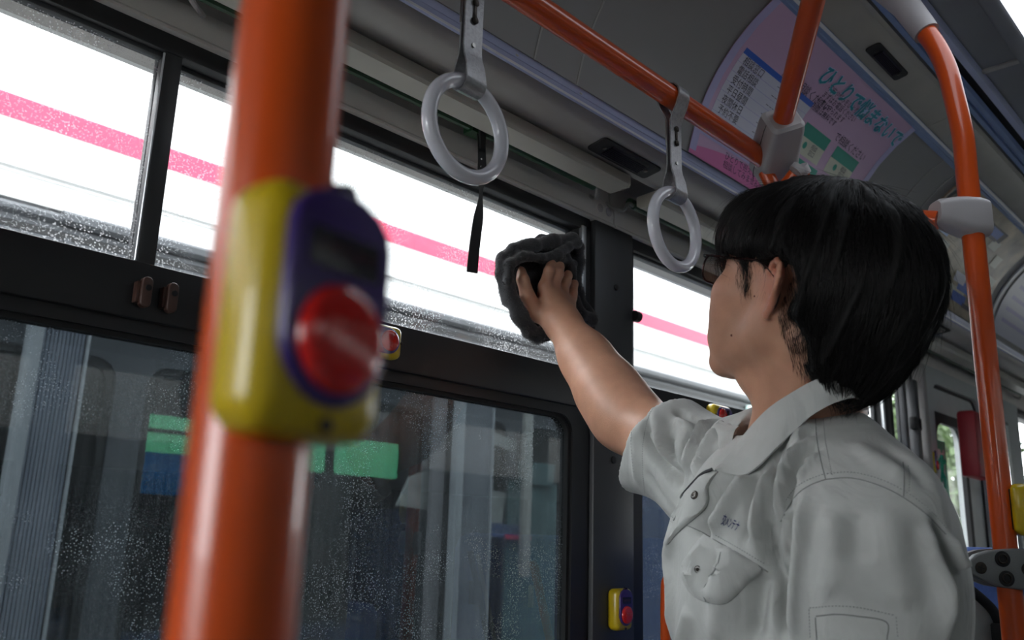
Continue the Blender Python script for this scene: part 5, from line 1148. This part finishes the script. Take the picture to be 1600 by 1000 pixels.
def shirt_sdf(P):
    f = smin(shirt_core(P), sleeve_r(P), 0.04)
    cut = (P - CUFF) @ (cax * 0.9 + np.array([0.10, -0.1, 0.22]) * 1.0); f = smax(f, cut, 0.003)
    inner = econe(P, SR + (CUFF - SR) * 0.55, CUFF + cax * 0.10, 0.052, 0.070, (0, 0, 1), 1.12); f = smax(f, -inner, 0.003)
    hole = cone(P, NBs + np.array([0, 0, -0.02]) + cn * 0.01, HC, 0.060, 0.062); f = smax(f, -hole, 0.006)
    return f
VS, QS = surf_net(shirt_sdf, (min(SL[0], SR[0]) - 0.42, min(SL[1], SR[1]) - 0.25, -0.46), (max(SL[0], SR[0]) + 0.30, max(SL[1], SR[1]) + 0.28, NB[2] + 0.12), 0.0036)
bv_shirt0 = bvh(VS, QS)
# folds traced as lines on the cloth; (points, half width m, height m)
folds = [
    ([(1015, 636), (1012, 666), (1026, 706), (1048, 741), (1059, 763)], 0.007, -0.010), ([(1026, 640), (1025, 677), (1038, 708), (1056, 741)], 0.006, 0.006),
    ([(1048, 670), (1044, 699), (1052, 730), (1062, 752)], 0.006, -0.008), ([(1034, 652), (1036, 690), (1045, 725)], 0.006, 0.004), ([(1055, 643), (1074, 652), (1092, 651)], 0.005, -0.006), ([(1055, 655), (1075, 664), (1088, 664)], 0.005, 0.004),
    ([(1097, 650), (1083, 673), (1070, 706), (1063, 740)], 0.006, -0.009), ([(1106, 655), (1092, 681), (1080, 710), (1072, 745)], 0.006, 0.007), ([(1149, 649), (1116, 657), (1098, 678), (1088, 700)], 0.005, -0.006),
    ([(1128, 668), (1108, 690), (1092, 718), (1080, 745)], 0.006, 0.006), ([(1122, 690), (1103, 706), (1090, 725)], 0.005, -0.006),
    ([(1150, 742), (1122, 775), (1108, 806), (1092, 836)], 0.012, -0.018), ([(1178, 745), (1155, 770), (1133, 806), (1112, 834)], 0.007, 0.010),
    ([(1192, 738), (1181, 770), (1172, 806), (1166, 848)], 0.006, -0.009), ([(1208, 735), (1192, 770), (1184, 806), (1182, 855)], 0.007, 0.009), ([(1240, 700), (1214, 740), (1202, 786), (1199, 840), (1200, 890)], 0.006, -0.012),
    ([(1262, 690), (1235, 730), (1220, 770), (1210, 815)], 0.005, 0.008), ([(1268, 705), (1245, 740), (1228, 775), (1216, 825), (1212, 882), (1220, 950), (1228, 1010)], 0.006, -0.012),
    ([(1250, 672), (1222, 706), (1205, 735)], 0.004, -0.004), ([(1272, 668), (1248, 690), (1228, 712)], 0.004, 0.004), ([(1276, 690), (1256, 712), (1240, 738)], 0.004, 0.004), ([(1280, 712), (1262, 735), (1250, 756)], 0.004, 0.004),
    ([(1277, 680), (1258, 700), (1238, 722)], 0.0035, -0.0035), ([(1283, 702), (1266, 722), (1250, 745)], 0.0035, -0.0035),
    ([(1246, 774), (1241, 820), (1232, 880), (1224, 940), (1222, 1000)], 0.006, -0.009), ([(1258, 775), (1252, 830), (1243, 890), (1236, 950), (1230, 1010)], 0.008, 0.008),
    ([(1228, 790), (1226, 840), (1216, 900)], 0.005, 0.006), ([(1462, 812), (1473, 850), (1488, 895), (1494, 930), (1494, 1010)], 0.007, -0.012), ([(1455, 815), (1462, 850), (1474, 890), (1480, 930), (1482, 1010)], 0.010, 0.007), ([(1480, 840), (1492, 865), (1504, 890)], 0.007, 0.008),
    ([(1150, 860), (1138, 900), (1128, 960), (1120, 1010)], 0.012, 0.006), ([(1190, 890), (1180, 940), (1170, 1010)], 0.010, -0.010), ([(1085, 950), (1078, 980), (1070, 1010)], 0.008, 0.004),
    ([(1302, 790), (1300, 860), (1290, 940)], 0.014, 0.004), ([(1385, 790), (1400, 870), (1410, 960)], 0.016, 0.004), ([(1335, 800), (1340, 880)], 0.012, -0.003),
    ([(1330, 690), (1370, 715), (1420, 745)], 0.010, 0.003), ([(1380, 690), (1420, 725), (1455, 765)], 0.008, -0.003),
    ([(1105, 850), (1095, 880), (1085, 915)], 0.006, 0.004), ([(1130, 860), (1122, 890), (1115, 920)], 0.005, -0.004), ([(1064, 830), (1052, 870), (1056, 930), (1060, 1000)], 0.007, 0.005),
    ([(1000, 640), (992, 690), (998, 760)], 0.006, 0.0025), ([(1012, 735), (1030, 765), (1045, 785)], 0.006, -0.003),
]
def dens(pts, n=6): return [(p[0], p[1]) for p in [(v.x, v.y) for v in smooth_path([(a, b, 0) for a, b in pts], n)]]
NS = vnormals(VS, QS); D = np.zeros(len(VS))
for pts, w, a in folds:
    C = [hit(bv_shirt0, x, y) for x, y in dens(pts)]; C = np.array([A3(c[0]) for c in C if c])
    if len(C) < 2: continue
    near = np.nonzero(np.linalg.norm(VS - C.mean(0), axis=1) < np.linalg.norm(C[0] - C[-1]) * 0.6 + 4 * w + 0.02)[0]
    P = VS[near]; best = np.full(len(P), 9.0); tt = np.zeros(len(P))
    for i in range(len(C) - 1):
        ba = C[i + 1] - C[i]; t = np.clip(((P - C[i]) @ ba) / (ba @ ba + 1e-12), 0, 1); dd = np.linalg.norm(P - C[i] - t[:, None] * ba, axis=1); m = dd < best; best[m] = dd[m]; tt[m] = (i + t[m]) / (len(C) - 1)
    fade = np.clip(np.minimum(tt, 1 - tt) * 5 + 0.15, 0, 1); D[near] += a * 2.0 * fade * np.exp(-(best / w) ** 2 * 0.9)
# soft random drape
def sn(P, s, seed): r = np.random.default_rng(seed); o = np.zeros(len(P)); 
def drape(P):
    o = np.zeros(len(P)); r = np.random.default_rng(11)
    for k in range(14): d_ = r.normal(0, 1, 3) * np.array([1, 1, 0.45]); d_ /= np.linalg.norm(d_); o += np.sin((P @ d_) * r.uniform(28, 75) + r.uniform(0, 6) + 0.8 * np.sin(P[:, 2] * 23 + k)) / 14
    return o
D += drape(VS) * 0.018
VS2 = VS + NS * D[:, None]
shirt_m = nmat('grey_work_shirt', (0.42, 0.43, 0.412), 0.82, noise=0.03, nscale=60, bump=0.25, bscale=1500, sheen=0.15, wrinkle=0.45)
shirt = finish('shirt', np_mesh('shirt', VS2, QS), shirt_m, man, True, 180); shirt.data.shade_smooth()
bv_shirt = bvh(VS2, QS)
def SH(px, py, lift=0.001):
    h_ = hit(bv_shirt, px, py, lift); return h_
def on_shirt(pts, lift, n=6, fb=None):
    out = []
    for x, y in dens(pts, n):
        h_ = SH(x, y, lift)
        if h_: out.append((h_[0], h_[1]))
    return out
seam_m = nmat('shirt_seam_shadow', (0.20, 0.21, 0.20), 0.9); stitch_m = nmat('grey_stitching', (0.25, 0.26, 0.25), 0.85)
def seam(pts, name='seam', r=0.0006, m=None, lift=0.0):
    c = on_shirt(pts, lift, 5)
    if len(c) > 2: MB().tube([p for p, _ in c], r, 6).build(name, m or seam_m, man)
sbm = MB()
def stitches(pts, sp=0.0030, ln=0.0016, r=0.00045):
    c = on_shirt(pts, 0.0002, 8); P = [p for p, _ in c]
    if len(P) < 3: return
    L = [0]
    for a, b in zip(P, P[1:]): L.append(L[-1] + (b - a).length)
    s = 0
    while s + ln < L[-1]:
        q = []
        for u in (s, s + ln):
            i = max(k for k in range(len(L)) if L[k] <= u + 1e-9); i = min(i, len(P) - 2); q.append(P[i].lerp(P[i + 1], (u - L[i]) / max(L[i + 1] - L[i], 1e-6)))
        if (q[1] - q[0]).length > 1e-5: sbm.tube(q, r, 4)
        s += sp
# armhole, yoke, shoulder seams
seam([(1290, 749), (1268, 757), (1248, 770), (1234, 788), (1220, 815)]); seam([(1290, 749), (1330, 747), (1375, 759), (1414, 779), (1450, 806), (1478, 835)])
seam([(1274, 646), (1276, 684), (1283, 722), (1290, 749)]); seam([(1411, 722), (1413, 745), (1412, 776)])
stitches([(1286, 645), (1289, 684), (1296, 722), (1300, 742)]); stitches([(1286, 741), (1262, 750), (1242, 763), (1226, 784)]); stitches([(1292, 740), (1332, 738), (1378, 750), (1417, 770), (1452, 796), (1480, 826)])
stitches([(1419, 728), (1421, 745), (1420, 772)])
# chest seam, pocket seam
seam([(1066, 818), (1096, 831), (1114, 842), (1156, 866), (1190, 887), (1200, 894)]); stitches([(1118, 836), (1158, 859), (1194, 881)])
# cuff hem of the raised sleeve
stitches([(1030, 623), (1014, 650), (1005, 690), (1004, 730), (1008, 775)]); stitches([(1001, 628), (990, 655), (986, 690), (990, 740)], 0.004)
# sleeve pocket
seam([(1274, 965), (1276, 1000)]); seam([(1275, 963), (1305, 960), (1340, 963), (1385, 972), (1386, 1000)], r=0.0006); stitches([(1265, 950), (1305, 947), (1345, 950), (1400, 962)]); stitches([(1264, 952), (1266, 1000)]); stitches([(1400, 964), (1403, 1000)])
def cloth_patch(pts, th, lift, name, m=None, sub=10):
    """flap of cloth laid on the shirt inside a traced outline"""
    cx = sum(p[0] for p in pts) / len(pts); cy = sum(p[1] for p in pts) / len(pts); ring = dens(pts + [pts[0]], 3)[:-1]; n = len(ring); vs = []; fs = []
    R = 6
    for k in range(R + 1):
        t = k / R
        for x, y in ring:
            h_ = SH(cx + (x - cx) * t, cy + (y - cy) * t, 0)
            nrm = h_[1] if h_ else Vector((0, -1, 0)); p = h_[0] if h_ else (vs[-1][0] if vs else Vector())
            vs.append((p, nrm, t))
    top = [p + nn * (lift + th * (1 if t < 1 else 0.15)) for p, nn, t in vs]
    lo_ = [p - nn * 0.001 for p, nn, t in vs if t == 1]
    for k in range(R):
        for i in range(n): j = (i + 1) % n; fs.append((k * n + i, k * n + j, (k + 1) * n + j, (k + 1) * n + i))
    b_ = len(top)
    for i in range(n): j = (i + 1) % n; fs.append((R * n + i, R * n + j, b_ + j, b_ + i))
    b = MB(); b.raw(top + lo_, fs); bmesh.ops.remove_doubles(b.bm, verts=b.bm.verts, dist=1e-6); return b.build(name, m or shirt_m, man, 50)
flap = [(1100, 836), (1082, 858), (1065, 884), (1068, 906), (1082, 929), (1108, 941), (1136, 941), (1163, 916), (1190, 889), (1158, 868), (1128, 851)]
def poly_patch(pts, th, lift, name):
    cloth_patch(pts, th, lift, name)
poly_patch(flap, 0.0038, 0.0010, 'pocket_flap')
seam([(1065, 884), (1068, 906), (1082, 929), (1108, 941), (1136, 941), (1163, 916), (1190, 889)], r=0.0009, lift=0.0002)  # dark outline puts the flap's edge shadow in as colour
seam([(1122, 738), (1108, 737), (1106, 766), (1107, 782), (1100, 797), (1078, 816), (1058, 834), (1044, 850)][::-1], r=0.0009, lift=0.0003)  # placket edge shadow, likewise drawn as a dark line
seam([(1109, 940), (1104, 922), (1122, 890), (1130, 868)], r=0.0007, lift=0.0042)
def stitches_l(pts, lift, **k):
    global sbm
    c = [SH(x, y, lift) for x, y in dens(pts, 8)]; P = [h_[0] for h_ in c if h_]
    L = [0]
    for a, b in zip(P, P[1:]): L.append(L[-1] + (b - a).length)
    s = 0
    while s + 0.0016 < L[-1]:
        q = []
        for u in (s, s + 0.0016):
            i = min(max(kk for kk in range(len(L)) if L[kk] <= u + 1e-9), len(P) - 2); q.append(P[i].lerp(P[i + 1], (u - L[i]) / max(L[i + 1] - L[i], 1e-6)))
        if (q[1] - q[0]).length > 1e-5: sbm.tube(q, 0.00034, 4)
        s += 0.003
stitches_l([(1071, 884), (1075, 903), (1086, 922), (1104, 932)], 0.004); stitches_l([(1112, 934), (1134, 933), (1156, 912), (1180, 890)], 0.004)
# placket strip with its snap, zip teeth beside it
plk = [(1122, 738), (1108, 737), (1092, 746), (1072, 772), (1056, 795), (1047, 812), (1038, 848), (1044, 850), (1058, 834), (1078, 816), (1100, 797), (1107, 782), (1106, 766), (1113, 750)]
cloth_patch(plk, 0.0036, 0.001, 'placket')
seam([(1116, 736), (1100, 744), (1084, 761), (1069, 778)], 'zip', 0.0018, nmat('dark_zip', (0.05, 0.05, 0.055), 0.4, metal=0.5), 0.004)
def snap(px_, py_, lift, r=0.0048):
    h_ = SH(px_, py_, lift); 
    if not h_: return
    n_ = h_[1]; q = n_.to_track_quat('Z', 'Y').to_matrix().to_4x4(); mt = Matrix.Translation(h_[0]) @ q
    b = MB(); b.tube([mt @ Vector((0, 0, -0.001)), mt @ Vector((0, 0, 0.0012)), mt @ Vector((0, 0, 0.0018))], [r, r, r * 0.8], 20); s_ = b.build('snap_button', M['dark_metal'], man)
    b = MB(); tm = mt @ Matrix.Rotation(math.pi / 2, 4, 'X')
    b.torus(r * 0.62, 0.0006, tm @ T(0, -0.0018, 0) if False else mt @ Matrix.Translation((0, 0, 0.0019)) @ Matrix.Rotation(math.pi / 2, 4, 'X'), 20, 8); b.build('snap_ring', M['steel'], s_)
    for c_ in s_.children: c_.location = (0, 0, 0); c_.parent = s_
snap(1090, 776, 0.0045); snap(1093, 888, 0.0040, 0.004)
sbo = sbm.build('stitching', stitch_m, man); sbo['kind'] = 'stuff'
# embroidered characters on the chest
h0 = SH(1128, 815, 0.002); h1 = SH(1154, 828, 0.002); hu = SH(1132, 803, 0.002)
emb_m = nmat('navy_thread', (0.008, 0.015, 0.10), 0.7)
cu = bpy.data.curves.new('lettering', 'FONT'); cu.body = '交メンテナ'; cu.size = 1; cu.offset = 0.012; cu.resolution_u = 2; o_ = bpy.data.objects.new('lettering', cu); COL.objects.link(o_); bpy.context.view_layer.update()
me = bpy.data.meshes.new_from_object(o_.evaluated_get(bpy.context.evaluated_depsgraph_get())); bpy.data.objects.remove(o_)
xs_ = [v.co.x for v in me.vertices]; wmax = max(xs_); b = bmesh.new(); b.from_mesh(me); bmesh.ops.triangulate(b, faces=b.faces); b.to_mesh(me); b.free()
for v in me.vertices:
    a = v.co.x / wmax; c_ = v.co.y / 0.9
    px_ = 1126 + a * 27 + c_ * 5.5; py_ = 817 + a * 13.5 - c_ * 16; h_ = SH(px_, py_, 0.0012)
    v.co = h_[0] if h_ else Vector((0, 0, 0))
me.materials.clear(); finish('lettering', me, emb_m, man, False)
# ---- collar: outer leaf lofted from neck edge to its free edge
def loft(A, B, th, name, m, n=60, bulge=0.004, mid=None):
    def res(P, n):
        P = smooth_path(P, 6); L = [0]
        for a, b in zip(P, P[1:]): L.append(L[-1] + (b - a).length)
        o = []
        for k in range(n + 1):
            s = L[-1] * k / n; i = min(max(j for j in range(len(L)) if L[j] <= s + 1e-9), len(P) - 2); o.append(P[i].lerp(P[i + 1], (s - L[i]) / max(L[i + 1] - L[i], 1e-9)))
        return o
    a, b = res(A, n), res(B, n); R = 8; vs = []; ctr = Vector(NB)
    for i in range(n + 1):
        for k in range(R + 1):
            t = k / R; p = a[i].lerp(b[i], t); out = (p - ctr); out.z = 0; out.normalize(); p = p + out * bulge * math.sin(math.pi * t) + out * 0.0012 * math.sin(i * 0.55 + t * 3); vs.append(p)
    nn = (n + 1) * (R + 1); vs2 = []
    for i in range(n + 1):
        for k in range(R + 1):
            p = vs[i * (R + 1) + k]; du = vs[min(i + 1, n) * (R + 1) + k] - vs[max(i - 1, 0) * (R + 1) + k]; dv = vs[i * (R + 1) + min(k + 1, R)] - vs[i * (R + 1) + max(k - 1, 0)]; q = du.cross(dv).normalized(); o = (p - ctr); 
            if q.dot(o) > 0: q = -q
            vs2.append(p + q * th)
    fs = []
    for i in range(n):
        for k in range(R): a0 = i * (R + 1) + k; fs += [(a0, a0 + 1, a0 + R + 2, a0 + R + 1), (nn + a0, nn + a0 + R + 1, nn + a0 + R + 2, nn + a0 + 1)]
        for k in (0, R): a0 = i * (R + 1) + k; fs.append((a0, a0 + R + 1, nn + a0 + R + 1, nn + a0))
    for i in (0, n):
        for k in range(R): a0 = i * (R + 1) + k; fs.append((a0, a0 + 1, nn + a0 + 1, nn + a0))
    return MB().raw(vs + vs2, fs).build(name, m, man, 60)
def nk(px_, py_, lift, dep=None):
    h_ = hit(bv_head, px_, py_, lift) if dep is None else None
    return h_[0] if h_ else at(px_, py_, dep or 0.93)
def sk(px_, py_, lift, dep=0.95):
    h_ = SH(px_, py_, lift); return h_[0] if h_ else at(px_, py_, dep)
def hd(deg, r, z): a = math.radians(deg); return Vector((NB[0] + r * math.cos(a), NB[1] + r * math.sin(a), NB[2] + z))
def atd(px_, py_, dist): return ray(px_, py_).normalized() * dist
top_e = [atd(1120, 729, 0.950), atd(1139, 711, 0.958), atd(1158, 683, 0.968), atd(1177, 660, 0.972), atd(1202, 637, 0.960), atd(1234, 615, 0.945), atd(1272, 594, 0.936), atd(1312, 584, 0.938), atd(1348, 588, 0.965)]
low_e = [atd(1124, 737, 0.938), atd(1158, 742, 0.930), atd(1184, 728, 0.922), atd(1212, 701, 0.926), atd(1243, 671, 0.932), atd(1273, 646, 0.932), atd(1311, 627, 0.936), atd(1346, 624, 0.952)]
top_e += [hd(345, 0.080, 0.072), hd(15, 0.078, 0.066)]; low_e += [hd(342, 0.112, 0.035), hd(12, 0.115, 0.028)]
loft(top_e, low_e, 0.0022, 'collar', shirt_m)
top_r = [hd(15, 0.078, 0.066), hd(50, 0.074, 0.05), hd(85, 0.075, 0.022), atd(1152, 668, 1.02), atd(1131, 716, 0.985)]
low_r = [hd(12, 0.115, 0.028), hd(45, 0.118, 0.012), atd(1128, 660, 1.09), atd(1119, 673, 1.045), atd(1129, 716, 0.990)]
loft(top_r, low_r, 0.0022, 'collar', shirt_m)
